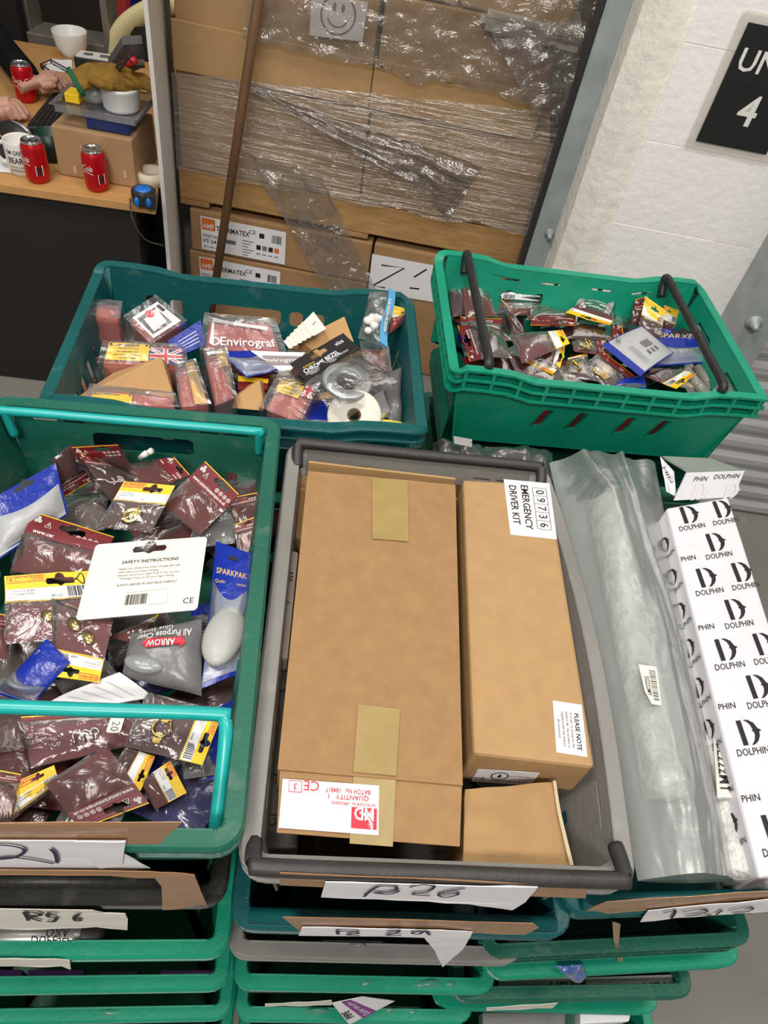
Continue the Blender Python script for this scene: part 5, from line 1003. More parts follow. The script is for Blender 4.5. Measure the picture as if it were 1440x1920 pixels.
# right side of the teal crate
random.seed(5)
pack('red and grey pack standing in the far right corner of the teal crate', [(736, 572), (758, 578), (760, 603), (730, 625)], (1.03, 1.03, 1.0, .99), True, None, .45, back=mat('orange_red_card', lin(208, 52, 40), .5, var=0), hole=False)
r, P = block('fire_pad', 'film wrapped pink pad lying under the bag of white clips in the teal crate', 'fire pad', [(680, 650), (722, 652), (728, 695), (690, 690)], .97, .045, PINK2, wscale=.012)
P = px([(693, 547), (741, 548), (724, 652), (671, 634)], (1.04, 1.04, .99, .99)); r = thing('clip_bag', 'clear bag of white clips with a pale blue edge standing in the teal crate', 'bag', base_of(P))
b = MB(); tp, bt = cushion(P, 0, 0, 1, 1, .018, 0, 10, 10, .006, 3); b.slab(tp, bt, 12, 12); b.build('bag', FILMC, r)
b = MB(); b.slab(lambda u, v: P(.72 + .28 * u + .05 * math.sin(v * 7), v, .012 * (1 - u) + .004), lambda u, v: P(.72 + .28 * u + .05 * math.sin(v * 7), v, .001), 4, 10); b.text('ASSORTED FIXING SETS', lambda x, y, w: P.m(x, y, w + .013), P.W * .86, P.L * .5, .011, -PI / 2, 1, .01, .002, 0, P.L * .6); b.build('blue_edge', [mat('pale_blue_print', lin(96, 176, 222), .4, var=0), WHITE], r)
b = MB()
for k in range(9): b.ball(P(.2 + .45 * rnd(0, 1), .5 + .35 * rnd(0, 1), .009), .0065 + rnd(0, .003), 8, 0, (1, 1, .8))
b.build('white_clips', WHITE, r)
swatch('grey_bag', 'grey plastic bag crumpled against the right wall of the teal crate', 'bag', [(712, 700), (752, 690), (752, 790), (728, 790)], (.98, .985, .96, .96), mat('grey_film_bag', lin(92, 92, 92), .3, 0, .2, 20, .3, 40), .002, 0, .012, .015)
swatch('clear_pad', 'frosted clear pad beside the white reel at the near right of the teal crate', 'pad', [(690, 757), (716, 742), (730, 782), (700, 790)], .965, FROST, .012, 0, .002)
o, P = swatch('carton_label', 'small yellow edged white label carton in the near right corner of the teal crate', 'carton', [(706, 792), (752, 800), (750, 820), (705, 812)], .955, YELLOW, .01); b = MB(); b.quad(P.m, P.W * .04, P.L * .15, P.W * .96, P.L, 0, .0105); [b.quad(P.m, P.W * .1, P.L * (.3 + .2 * i), P.W * .7, P.L * (.36 + .2 * i), 1, .011) for i in range(3)]; b.build('label_face', [PAPERY, GREYINK], o)
# white reel
spark('dark blue pouch beside the white reel in the teal crate', [(566, 760), (610, 752), (626, 800), (575, 800)], .945, .8, .01, hole=False)
A = atz(664, 778, .985); nr = (CAM - A).normalized() * .75 + V((-.1, 0, .35)); nr.normalize(); Mr = Matrix.Translation(A) @ nr.to_track_quat('Z', 'Y').to_matrix().to_4x4()
r = thing('white_reel', 'white tape reel with a brown core leaning on the near wall of the teal crate', 'reel', A - V((0, 0, .06)))
b = MB(); b.lathe([(.012, -.045), (.044, -.045), (.0465, -.04), (.0465, -.004), (.044, 0), (.012, 0)], Mr, 36); b.build('tape_roll', mat('white_tape', lin(226, 222, 208), .6, 0, .03, 20), r)
b = MB(); b.lathe([(.012, -.045), (.012, .001), (.0095, .001), (.0095, -.045)], Mr, 24); b.build('core', mat('brown_core', lin(104, 70, 48), .8, var=0), r)
# chrome bezel pack
P = px([(543, 684), (643, 627), (742, 715), (640, 790)], (1.012, 1.018, 1.0, .995), crum=.002); W, L = P.W, P.L
r = thing('bezel_pack', 'clear pack with black header and chrome bezel ring at the right of the teal crate', 'hardware pack', base_of(P))
hh = L * .32; b = MB(); b.shape([edge([(0, 0), (W, 0), (W, hh), (0, hh)], 6), eurohole(W * .45, hh * .25, W * .26)], lambda x, y, w=0: P.m(x, y, w + .002), .0012, 0); G = lambda x, y, w: P.m(x, y, w + .0035)
b.text('vios', G, W * .82, hh * .3, .013, 0, 1, .008, .0004); b.text('ALUMINIUM', G, W * .2, hh * .48, .0055, 0, 2, 0, .0004); b.text('CHROME BEZEL', G, W * .38, hh * .66, .0125, 0, 1, .02, .0004, 0, W * .66); b.text('FLEXIBLE SLIM / FLEXIBLE GANG / FLEXIBLE BODY', G, W * .45, hh * .8, .005, 0, 1, 0, .0004, 0, W * .8); b.text('FLEXIBLE GANG / FLEXIBLE BODY', G, W * .35, hh * .89, .0045, 0, 1, 0, .0004)
b.build('header_card', [BLACK, PAPER, YELLOW], r)
ex = (P(1, .5) - P(0, .5)).normalized(); ey = P.n.cross(ex); Mr = Matrix(((ex.x, ey.x, P.n.x, 0), (ex.y, ey.y, P.n.y, 0), (ex.z, ey.z, P.n.z, 0), (0, 0, 0, 1)))
A = onp(651, 714, P(.5, .6, .006), P.n); Mr = Matrix.Translation(A) @ Mr; b = MB(); b.lathe([(.019, -.002), (.022, .001), (.04, .003), (.0435, .001), (.044, -.003), (.041, 0), (.022, -.001), (.019, -.002)], Mr, 40); b.build('bezel_ring', mat('satin_chrome', lin(186, 190, 188), .32, .7, .04, 20), r)
b = MB(); tp, bt = cushion(P, -.01, .3, 1.01, 1.02, .012, .001, 12, 12, .003, 8); b.slab(tp, bt, 12, 12); b.build('clear_pouch', FILM, r)

# ================================================================== packs in the bright green crate
random.seed(21)
fill(12, [(880, 570), (950, 590), (1020, 600), (1100, 620), (1180, 640), (1250, 680), (900, 650), (1000, 660), (1100, 690), (1200, 700), (1300, 700), (930, 620)], .935, 'packs deep in the bright green crate', 'crumpled dark pack lying deep in the bright green crate')
G_ = .955
fill(9, [(880, 600), (1060, 600), (1110, 640), (1165, 610), (1150, 580), (1060, 700), (930, 690), (1240, 650), (1010, 690)], .95, 'packs deep in the bright green crate', 'crumpled dark pack lying deep in the bright green crate', (MAROON, DARKMAR))
pack('dark maroon pack lying behind the brass screw pack in the bright green crate', [(1165, 612), (1170, 642), (1060, 636), (1062, 606)], .966, False, None, .2, back=DARKMAR)
pack('maroon pack with its header toward the near wall beside the hinge pack', [(1190, 700), (1140, 640), (1165, 628), (1205, 670)], .968, False, None, .3, back=MAROON)
pack('small maroon pack tucked under the large maroon pack left of the left black bar', [(862, 596), (940, 600), (940, 622), (866, 618)], .962, False, None, .4, back=MAROON, hole=False)
pack('purple card pack at the far left end of the bright green crate', [(838, 530), (866, 527), (878, 590), (848, 594)], (.99, .995, .96, .96), False, None, .05, back=mat('dull_purple', lin(74, 44, 70), .5, 0, .1, 20), hole=False)
pack('large maroon pack beside the purple one at the far left of the bright green crate', [(866, 525), (910, 524), (930, 592), (872, 594)], (1.0, 1.0, .965, .965), False, 'bar', .05, hole=False)
b = MB(); A, B = atz(937, 551, .985), atz(1014, 558, .985); b.tube([A, B], .011, 18); o = tag(b.build('metal_tube', CHROME), 'short shiny metal tube with a barcode label near the back of the bright green crate', 'tube')
S = Patch([A + V((.004, -.009, .0085)), B + V((-.004, -.009, .0085)), B + V((-.004, -.0125, -.002)), A + V((.004, -.0125, -.002))]); b = MB(); b.quad(S.m, 0, 0, S.W, S.L, 0, 0); b.barcode(S.m, .004, .002, S.W * .35, S.L - .001, 1, .0005, 12); b.build('barcode_label', [PAPER, INK], o)
pack('maroon pack lying below the shiny metal tube in the bright green crate', [(944, 563), (1030, 564), (1042, 590), (962, 592)], (.975, .975, .965, .965), False, None, .05, hole=False)
pack('dark pack standing on edge beside the left black bar of the bright green crate', [(940, 560), (962, 585), (1000, 645), (962, 625)], (.99, .985, .955, .955), True, None, .06, back=DARKMAR, hole=False)
pack('maroon pack with a row of white icons across the middle of the bright green crate', [(1079, 613), (994, 612), (996, 578), (1078, 585)], (.985, .985, .975, .975), False, None, .55, hp=(.35, .4))
pack('yellow headed pack with a clear dome at the back of the bright green crate', [(1142, 611), (1060, 588), (1085, 570), (1155, 596)], (.99, .99, .985, .985), True, None, .5, .035, hp=(.5, .25), fm=FILM)
pack('maroon pack with its header turned left, near left corner of the bright green crate', [(880, 680), (857, 612), (940, 620), (958, 672)], (.985, .985, .97, .97), False, None, .26, .014, hp=(.55, .4), bend=.006)
pack('clear pack with its yellow header turned right, right of the left black bar', [(1054, 620), (1068, 645), (980, 682), (957, 630)], (.985, .982, .97, .975), True, None, .3, .02, hp=(.6, .3), fm=FILM)
pack('yellow headed pack stacked below the turned clear pack in the bright green crate', [(1060, 642), (1050, 690), (1000, 700), (1020, 650)], .962, True, None, .35)
pack('yellow edged pack by the near wall at the foot of the left black bar', [(1035, 703), (985, 680), (1000, 668), (1050, 690)], .962, True, None, .6, hole=False)
pack('pack of brass screws in the middle of the bright green crate', [(1134, 640), (1142, 668), (1076, 660), (1072, 640)], .972, False, 'screws', .3, .014, hp=(.5, .3))
pack('pack with brass hinges at the near middle of the bright green crate', [(1128, 660), (1188, 706), (1140, 730), (1085, 690)], (.975, .968, .962, .966), False, 'hinge', .18, .014, back=DARKMAR, hole=False, fm=FILM)
pack('pack of brass hooks left of the hinge pack in the bright green crate', [(1065, 672), (1100, 664), (1118, 715), (1050, 705)], .965, True, 'screws', .08, .012, back=DARKMAR, hole=False, fm=FILM)
spark('blue pouch with gold lettering under the right black bar of the bright green crate', [(1205, 614), (1356, 624), (1330, 680), (1205, 690)], (.985, .992, .975, .97), .5, .012, text=(('SPARXPAK', .022), ('ACCESSORIES', .007)))
P = px([(1203, 612), (1264, 662), (1200, 706), (1128, 648)], (.998, .992, .985, .988), bend=.004); r = thing('printed_pouch', 'pale printed pouch with blue edge in front of the gold lettered blue pouch', 'hardware pouch', base_of(P))
b = MB(); b.slab(lambda u, v: P(u, v, .001), lambda u, v: P(u, v, 0), 10, 10); b.build('blue_back', BLUE, r)
b = MB(); tp, bt = cushion(P, .02, .02, .98, .86, .008, .0015, 10, 10, .002, 4); b.slab(tp, bt, 12, 12); b.build('white_pouch', mat('milky_plastic', (.5, .5, .5)), r)
b = MB(); F = lambda x, y, w: P.m(x, y, w + .0105); b.text('CE', F, P.W * .14, P.L * .78, .012, PI * .3, 0, .01); b.quad(F, P.W * .42, P.L * .3, P.W * .6, P.L * .5, 1, 0); [b.quad(F, P.W * .66, P.L * (.3 + .1 * i), P.W * .78, P.L * (.34 + .1 * i), 1, 0) for i in range(3)]; [b.quad(F, P.W * .4, P.L * (.68 + .06 * i), P.W * .9, P.L * (.69 + .06 * i), 1, 0) for i in range(2)]; b.build('printing', [INK, GREYINK], r)
pack('maroon pack standing behind the yellow headed pair in the bright green crate', [(1190, 562), (1212, 556), (1215, 610), (1182, 608)], (1.02, 1.02, .98, .98), False, None, .4)
pack('upright yellow headed pack, left of the pair near the right black bar', [(1210, 556), (1247, 582), (1238, 635), (1196, 620)], (1.035, 1.03, .985, .985), True, None, .55, hp=(.55, .35), back=DARKMAR)
pack('upright yellow headed pack, right of the pair near the right black bar', [(1246, 572), (1273, 582), (1262, 625), (1236, 615)], (1.025, 1.025, .98, .98), True, None, .6, hp=(.4, .3))
swatch('cream_board', 'plain cream board lying at the near right of the bright green crate', 'board', [(1215, 690), (1290, 700), (1320, 735), (1225, 715)], .95, mat('cream_board_face', lin(186, 168, 150), .6, 0, .06, 20), .006)
pack('yellow cornered clear pack at the near right of the bright green crate', [(1306, 702), (1268, 730), (1205, 705), (1250, 690)], .968, True, None, .42, .006, fm=FILM)
for i, (a, c) in enumerate((((1285, 695), (1325, 742)), ((1306, 690), (1346, 745)))):
    b = MB(); A, B = atz(*a, .962 + .003 * i), atz(*c, .955 + .003 * i); b.tube([A, B], .011, 14); tag(b.build('plastic_sleeve', mat('grey_clear_sleeve', lin(150, 145, 138), .15, 0, .08, 20)), ('grey glossy sleeve on the cream board, left of two in the bright green crate', 'grey glossy sleeve by the right wall, right of two in the bright green crate')[i], 'sleeve')
pack('small yellow headed pack in the near right corner of the bright green crate', [(1334, 690), (1346, 712), (1338, 735), (1322, 715)], .965, True, None, .6, hole=False)
spark('blue pouch against the near wall in the middle of the bright green crate', [(1160, 712), (1206, 702), (1212, 728), (1150, 728)], .965, .9, .01, hole=False)

# ================================================================== boxes in the grey crate
def boxq(name, label, q, z, d, mt, cat='box', bev=.003, zs=None, par=None):
    """a box from the four pixel corners of its top face; returns root, top patch"""
    P = px(q, z); P = Patch(P.q); r = thing(name, label, cat, V((*P.center().xy, P.center().z - d)))
    b = MB(); b.hexa(P.q, [p - V((0, 0, d)) for p in P.q]); b.build('carton', mt, r, bev); return r, P
# big box with an overhanging lid
r, P = boxq('cardboard_box', 'largest brown cardboard box lying in the grey crate, with yellowed tape', [(577, 886), (853, 912), (866, 1468), (521, 1438)], 1.045, .15, CARD)
W, L = P.W, P.L
q = P.q; inset = lambda a, c, t: a + (c - a) * t
b = MB(); T = [p + V((0, 0, .0035)) for p in q]; d0 = (q[3] - q[0]).normalized(); T[2] = T[2] + d0 * .004; T[3] = T[3] + d0 * .004
b.slab(lambda u, v: Patch(T)(u, v, .0012 * noise.noise(V((u * 5, v * 7, 2)))), lambda u, v: Patch([p - V((0, 0, .003)) for p in T])(u, v), 14, 20); b.build('lid', CARD, r)
F = lambda x, y, w=0: Patch(T).m(x, y, w + .0016)
TP = Patch(T)
def tpx(x, y): p = onp(x, y, TP.center(), TP.n); a = p - TP.q[0]; e1 = (TP.q[1] - TP.q[0]).normalized(); e2 = TP.n.cross(e1); return p
def tquad(pix, name, mt, par, pl, nn, th=.0005, out=.0018):
    pts = [onp(x, y, pl, nn) + nn * out for x, y in pix]; b = MB(); P2 = Patch(pts); b.slab(lambda u, v: P2(u, v, th + .0004 * noise.noise(V((u * 8, v * 8, 1)))), lambda u, v: P2(u, v, 0), 6, 8); P2.o = b.build(name, mt, par); return P2
tquad([(697, 897), (764, 903), (766, 1017), (698, 1012)], 'tape_strip', TAPEY, r, TP.center(), TP.n)
tquad([(671, 1322), (750, 1331), (742, 1456), (662, 1449)], 'tape_strip', TAPEY, r, TP.center(), TP.n)
fz = 1.036; FQ = [q[3] + V((0, 0, .001)) + (q[2] - q[3]) * .012, q[2] + V((0, 0, .001)), atz(862, 1587, fz), atz(519, 1561, fz)]; FP_ = Patch(FQ); nf = FP_.n; pf = FP_.center()
b = MB(); b.slab(lambda u, v: FP_(u, v, .001 * noise.noise(V((u * 4, v * 3, 5)))), lambda u, v: FP_(u, v, -.0035), 12, 6); b.build('front_flap', CARD, r)
tquad([(663, 1450), (742, 1456), (736, 1588), (655, 1582)], 'tape_strip', TAPEY, r, pf, nf, .0004, .0016)
LB = tquad([(530, 1461), (710, 1474), (709, 1567), (522, 1553)], 'shipping_label', PAPER, r, pf, nf, .0005, .0024)
b = MB(); G = lambda x, y, w: LB(1 - x / LB.W, 1 - y / LB.L, w + .0013); lw, ll = LB.W, LB.L
b.quad(G, lw * .02, ll * .1, lw * .28, ll * .52, 0, 0); b.text('MD', G, lw * .15, ll * .41, .02, 0, 1, .02, .0004, 0, lw * .2); b.ring((lw * .22, ll * .1), ll * .3, ll * .34, G, 1, .0003, 14, PI * .55, PI * 1.0)
for i, t_ in enumerate(('Moda', 'Lighting', 'Direct')): b.text(t_, G, lw * .08, ll * (.14 + .045 * i), ll * .042, 0, 1, 0, .0004)
for i, t_ in enumerate(('CATALOGUE No.  HREXLED/03', 'QUANTITY   1', 'BATCH No.  184817')): b.text(t_, G, lw * .26 - 0 + lw * (.0, .06, .06)[i], ll * (.58 + .13 * i), .0068, 0, 0, .006, .0003, 0, lw * .46)
b.text('CE', G, lw * .7, ll * .9, .014, 0, 0, 0, .0003)
b.ribbon([(lw * .8, ll * .74), (lw * .93, ll * .74), (lw * .93, ll * .97), (lw * .8, ll * .97), (lw * .8, ll * .74)], G, .0007, 0, .0003); b.text('3', G, lw * .865, ll * .86, .009, 0, 0, 0, .0003); b.build('label_print', [REDINK, PAPER], LB.o)
b = MB(); A, B = q[0], q[1]; bk = -d0 * .012   # raised edge of the back flap
b.hexa([A + bk + V((0, 0, .012)), B + bk + V((0, 0, .006)), B + bk * .7 + V((0, 0, .006)), A + bk * .7 + V((0, 0, .012))], [A + bk - V((0, 0, .06)), B + bk - V((0, 0, .06)), B + bk * .7 - V((0, 0, .06)), A + bk * .7 - V((0, 0, .06))]); b.build('back_flap', CARDL, r)
# driver kit box
r, P = boxq('cardboard_box', 'long brown box with an emergency driver kit label at the right of the grey crate', [(868, 898), (1030, 908), (1116, 1438), (888, 1412)], 1.05, .075, CARDL, bev=.005); nn = P.n; pl = P.center()
S = tquad([(944, 899), (1030, 907), (1044, 1012), (957, 1003)], 'kit_label', PAPER, r, pl, nn, .0004, .0004); so = S.o; S = Patch([S.q[1], S.q[2], S.q[3], S.q[0]]); lw, ll = S.W, S.L
b = MB(); G = lambda x, y, w: S.m(x, y, w + .0009)
x0, x1, y0, y1 = lw * .12, lw * .86, ll * .1, ll * .4
b.ribbon([(x0, y0), (x1, y0)], G, .0007); b.ribbon([(x0, y1), (x1, y1)], G, .0007)
for k in range(6): x = x0 + (x1 - x0) * k / 5; b.ribbon([(x, y0), (x, y1)], G, .0007)
for k, ch_ in enumerate('09736'): b.text(ch_, G, x0 + (x1 - x0) * (k + .5) / 5, (y0 + y1) / 2, ll * .26, -.08, 0, .004, .0004)
b.text('EMERGENCY', G, lw * .48, ll * .58, ll * .22, 0, 0, .012, .0004, 0, lw * .86); b.text('DRIVER KIT', G, lw * .46, ll * .84, ll * .22, 0, 0, .012, .0004, 0, lw * .76); b.build('label_print', INK, so)
S = tquad([(1036, 1314), (1090, 1322), (1101, 1420), (1043, 1411)], 'note_label', PAPER, r, pl, nn, .0004, .0004); so = S.o; S = Patch([S.q[1], S.q[2], S.q[3], S.q[0]]); lw, ll = S.W, S.L
b = MB(); G = lambda x, y, w: S.m(x, y, w + .0009); b.text('PLEASE NOTE', G, lw * .55, ll * .24, ll * .21, 0, 0, .014, .0004, 0, lw * .72)
for i, t_ in enumerate(('In order to preserve the', 'battery life, this product is', 'supplied with the battery', 'disconnected')): b.text(t_, G, lw * .54, ll * (.42 + .145 * i), ll * .125, 0, 1, .004, .0004, 0, lw * .68)
b.build('label_print', [INK, GREYINK], so)
q = P.q; d0 = (q[3] - q[0]).normalized(); nf = Patch([q[3], q[2], q[2] - V((0, 0, .1)), q[3] - V((0, 0, .1))]).n
S = tquad([(896, 1440), (1012, 1447), (995, 1470), (884, 1463)], 'end_label', PAPER, r, q[3] + d0 * .0005, nf, .0004, .001); b = MB(); G = lambda x, y, w: S.m(x, y, w + .0008)
b.ring((S.W * .4, S.L * .4), S.L * .24, S.L * .28, G, 0, .0003); b.shape([[(S.W * .36, S.L * .5), (S.W * .4, S.L * .22), (S.W * .44, S.L * .5)]], lambda x, y, w: G(x, y, .0003)); b.text('CE', G, S.W * .1, S.L * .7, S.L * .3, 0, 0, 0, .0003); b.text('Emergency Lighting Module', G, S.W * .6, S.L * .75, S.L * .2, 0, 0, .01, .0003, 0, S.W * .6); b.text('Action Electrical', G, S.W * .72, S.L * .35, S.L * .2, 0, 0, 0, .0003, 0, S.W * .35); b.build('label_print', INK, S.o)
# small crumpled box
P = px([(872, 1480), (1040, 1466), (1072, 1624), (868, 1618)], 1.02); P = Patch(P.q); r = thing('cardboard_box', 'small dented brown box at the near right of the grey crate', 'box', V((*P.center().xy, .93)))
b = MB()
def st(u, v):
    w = .0035 * noise.noise(V((u * 3.2, v * 3.2, 6))) - .012 * max(0, math.sin(PI * u)) * max(0, v - .85) * 5 * (.6 + noise.noise(V((u * 5, 2, 2))))
    return P(u, v, w)
b.slab(st, lambda u, v: P(u, v, -.085), 22, 18, 0, False); b.build('carton', mat('worn_cardboard', lin(170, 136, 93), .8, 0, .09, 18, .2, 45, .2), r, .002)
b = MB(); b.ribbon(smooth([(P.W * .985, 0, 0), (P.W * .97, P.L * .4, 0), (P.W * .99, P.L, 0)], 4), lambda x, y, w=0: P.m(x, y, w + .003), .004); b.build('worn_edge', mat('pale_scrap', (.5, .45, .35)), r)
# boxes deeper at the left and the bottom
r, P = boxq('cardboard_box', 'small brown box tucked in the far left corner of the grey crate', [(556, 888), (590, 892), (580, 1015), (540, 1002)], 1.0, .1, CARD)
r, P = boxq('dark_carton', 'grey white printed carton standing along the left wall of the grey crate', [(526, 1028), (560, 1034), (540, 1235), (506, 1228)], 1.015, .1, mat('grey_carton', lin(150, 142, 130), .7, 0, .1, 20))
b = MB(); b.text('Illuminate', lambda x, y, w: P.m(x, y, w + .0005), P.W * .42, P.L * .5, .024, PI / 2, 0, .01, .0004, 0, P.L * .75); b.build('printing', INK, r)
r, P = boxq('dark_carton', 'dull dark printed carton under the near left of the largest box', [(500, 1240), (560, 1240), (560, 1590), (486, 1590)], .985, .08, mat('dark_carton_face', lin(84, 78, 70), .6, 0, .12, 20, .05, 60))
b = MB(); G = lambda x, y, w: P.m(x, y, w + .0005); c0 = (P.W * .32, P.L * .77); b.ring(c0, .017, .0185, G, 0, .0004); b.ring(c0, .027, .0285, G, 0, .0004)
for k, chx in enumerate('PLUS QUALITY '): a = k * 2 * PI / 13; b.text(chx, G, c0[0] + .0228 * math.cos(a), c0[1] + .0228 * math.sin(a), .009, a + PI / 2, 0, .012, .0004)
b.ring((P.W * .4, P.L * .12), .014, .017, G, 0, .0004); b.build('stamp', INK, r)
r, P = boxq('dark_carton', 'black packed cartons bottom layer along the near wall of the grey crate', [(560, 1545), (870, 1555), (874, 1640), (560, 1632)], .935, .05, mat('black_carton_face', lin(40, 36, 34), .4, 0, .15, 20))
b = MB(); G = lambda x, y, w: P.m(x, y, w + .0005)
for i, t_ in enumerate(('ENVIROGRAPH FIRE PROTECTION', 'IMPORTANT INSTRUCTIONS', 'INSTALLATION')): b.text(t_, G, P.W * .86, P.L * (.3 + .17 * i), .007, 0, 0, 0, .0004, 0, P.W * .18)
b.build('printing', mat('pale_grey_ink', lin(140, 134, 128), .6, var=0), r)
# bags between the grey crate and the bright green crate
random.seed(9)
for i, (lab, q, z, mt) in enumerate((('grey plastic bag with a barcode behind the grey crate', [(815, 832), (905, 842), (900, 872), (820, 862)], .9, FILMC), ('crumpled clear bag behind the right end of the grey crate', [(900, 842), (1030, 850), (1030, 892), (905, 880)], .9, FILMC))):
    P = px(q, z, crum=.005, seed=i); r = thing('plastic_bag', lab, 'bag', base_of(P)); b = MB(); tp, bt = cushion(P, -.05, -.05, 1.05, 1.2, .03, 0, 12, 12, .02, i); b.slab(tp, bt, 18, 18); b.build('bag', mt, r)
    b = MB(); b.slab(lambda u, v: P(.05 + .9 * u, v * 1.1, .008), lambda u, v: P(.05 + .9 * u, v * 1.1, 0), 8, 8); b.build('contents', mat('bag_contents', lin(78, 76, 74), .5, 0, .3, 30), r)
    if i == 0: b = MB(); F = lambda x, y, w: P.m(x, y, w + .034); b.quad(F, P.W * .3, P.L * .3, P.W * .7, P.L * .8); b.barcode(F, P.W * .33, P.L * .35, P.W * .67, P.L * .75, 1); b.build('barcode_label', [mat('pale_grey_label', lin(170, 168, 164), .5, var=0), INK], r)
P = px([(858, 866), (1012, 884), (1008, 892), (856, 874)], 1.0); b = MB(); b.hexa([p for p in P.q], [p - V((0, 0, .09)) for p in P.q]); tag(b.build('card_flap', CARDL), 'thin brown card edge standing up behind the grey crate', 'cardboard')

# ================================================================== polythene bag, wrapped tube and printed box on the right
P = px([(1030, 868), (1228, 868), (1376, 1652), (1196, 1652)], (.945, .945, .915, .915)); r = thing('polythene_bag', 'long frosted polythene bag with a wrapped tube inside along the right of the grey crate', 'bag', base_of(P))
def bagtop(u, v):
    k = max(0, math.sin(PI * u)) ** .6; fold = .006 * math.sin(u * 8 + v * 2 + 2 * noise.noise(V((u * 2, v * 2.5, 1)))) + .004 * noise.noise(V((u * 7, v * 5, 4))) + .0012 * noise.noise(V((u * 20, v * 26, 8)))
    h = .052 * (1 - .6 * max(0, 1 - v * 6)) * (1 - .3 * max(0, (v - .9) * 10)) * math.exp(-((u - .44) / (.3 + .12 * v)) ** 2)
    cr = .012 * math.exp(-((u - .62 - .22 * v + .05 * math.sin(v * 7)) / .035) ** 2) * (1 - .6 * v) + .007 * math.exp(-((u - .25 - .5 * v) / .04) ** 2) * max(0, 1 - 2.2 * v)
    return P(u, v, (h + .012 + 1.3 * fold) * k + cr)
b = MB(); b.slab(bagtop, lambda u, v: P(u, v, -.012 * math.sin(PI * u)), 44, 90); b.build('bag', FROST, r)
b = MB(); pts = [P(.42 + .04 * t, (.12 + .74 * t), .0) for t in [k / 16 for k in range(17)]]; b.tube(pts, [.028 + .003 * noise.noise(V((k * .9, 3, 1))) for k in range(17)], 22); b.build('wrapped_tube', mat('bubble_wrap', lin(205, 207, 203), .25, 0, .14, 40, .9, 55), r)
def bpx(x, y): return onp(x, y, P(.5, .5, .05), P.n)
S = Patch([bpx(1194, 1249), bpx(1228, 1254), bpx(1237, 1326), bpx(1211, 1322)]); b = MB(); H_ = lambda x, y, w: S.m(x, y, w + .005); b.shape([[(0, 0), (S.W, 0), (S.W, S.L), (S.W * .3, S.L), (0, S.L * .7)]], H_, .0006, 0)
G = lambda x, y, w: H_(x, y, w + .0008)
for k in range(26): y = S.L * (.12 + .8 * k / 26); b.quad(G, S.W * .5, y, S.W * .88, y + S.L * random.choice((.008, .014, .02)), 1, .0003)
b.text('SG222MY', G, S.W * .28, S.L * .55, .014, -PI / 2 + PI, 1, .01, .0004, 0, S.L * .5); b.build('barcode_label', [PAPERY, INK], r)
r = thing('wrapped_tube', 'second film wrapped tube with a handwritten tape label beside the printed white box', 'tube', atz(1340, 1400, .87))
pts = [atz(1275 + (1400 - 1275) * t, 1130 + (1660 - 1130) * t, .9) for t in [k / 16 for k in range(17)]]; b = MB(); b.tube(pts, [.03 + .003 * noise.noise(V((k * .9, 8, 1))) for k in range(17)], 22); b.build('tube', mat('bubble_wrap', (.5, .5, .5)), r)
S = Patch([atz(1338, 1384, .934), atz(1352, 1386, .934), atz(1374, 1497, .934), atz(1346, 1496, .934)]); b = MB(); b.slab(lambda u, v: S(u, v, .004 * math.sin(PI * u)), lambda u, v: S(u, v, -.002), 8, 4); b.text('CL222MY', lambda x, y, w: S.m(x, y, .005), S.W * .5, S.L * .5, .022, PI / 2, 1, .008, .001, 0, S.L * .85); b.build('tape_label', [PAPERY, INK], r)
# printed white box
P = px([(1250, 952), (1366, 932), (1590, 1630), (1424, 1646)], (.985, .985, .945, .945)); P = Patch(P.q); W, L = P.W, P.L
WB = mat('white_printed_card', lin(224, 220, 226), .5, 0, .02, 20); r = thing('printed_box', 'long white box with repeated black emblem print at the right edge', 'box', V((*P.center().xy, .845)))
b = MB(); b.hexa(P.q, [p - V((0, 0, .1)) for p in P.q]); b.build('carton', WB, r, .004)
def emblem(b, G, x, y, s):
    b.add([G(x + s * a, y + s * c, .0004) for a, c in ((-.42, -.5), (-.2, -.5), (-.12, .5), (-.34, .5))], [(0, 1, 2, 3)])
    o = [(-.1, -.5), (.12, -.48), (.34, -.34), (.47, -.1), (.62, -.02), (.5, .03), (.48, .2), (.36, .38), (.18, .5), (.04, .52), (.2, .34), (.28, .14), (.26, 0), (.18, -.02), (.24, -.1), (.16, -.3), (.04, -.42)]
    b.shape([[(x + s * a, y + s * c) for a, c in o]], lambda p, q_, w: G(p, q_, .0004))
b = MB(); G = lambda x, y, w: P.m(x, y, w + .0008); per = L / 9.2
for j in range(10):
    y = per * (.35 + j)
    if y > L - .03: break
    for u in ((.3, .83) if j % 2 == 0 else (.06, .58)):
        x = W * u
        if u > .1: emblem(b, G, x, y, per * .56); b.text('DOLPHIN', G, x, y + per * .43, .0135, 0, 0, .002, .0005, 0, per * .8)
        else: b.text('PHIN', G, x + .008, y + per * .37, .0125, 0, 0, .002, .0005)
SL = Patch([P.q[0], P.q[3], P.q[3] - V((0, 0, .1)), P.q[0] - V((0, 0, .1))]); SL.n = -(P.q[1] - P.q[0]).normalized(); GS = lambda x, y, w: SL.m(y, SL.L - x, w + .0008)
for j in range(8): emblem(b, GS, SL.L - .03, per * (.85 + j), per * .44); b.text('DOLPHIN', GS, SL.L - .03, per * (1.26 + j), .011, 0, 0, .002, .0005)
b.build('emblem_print', INK, r)
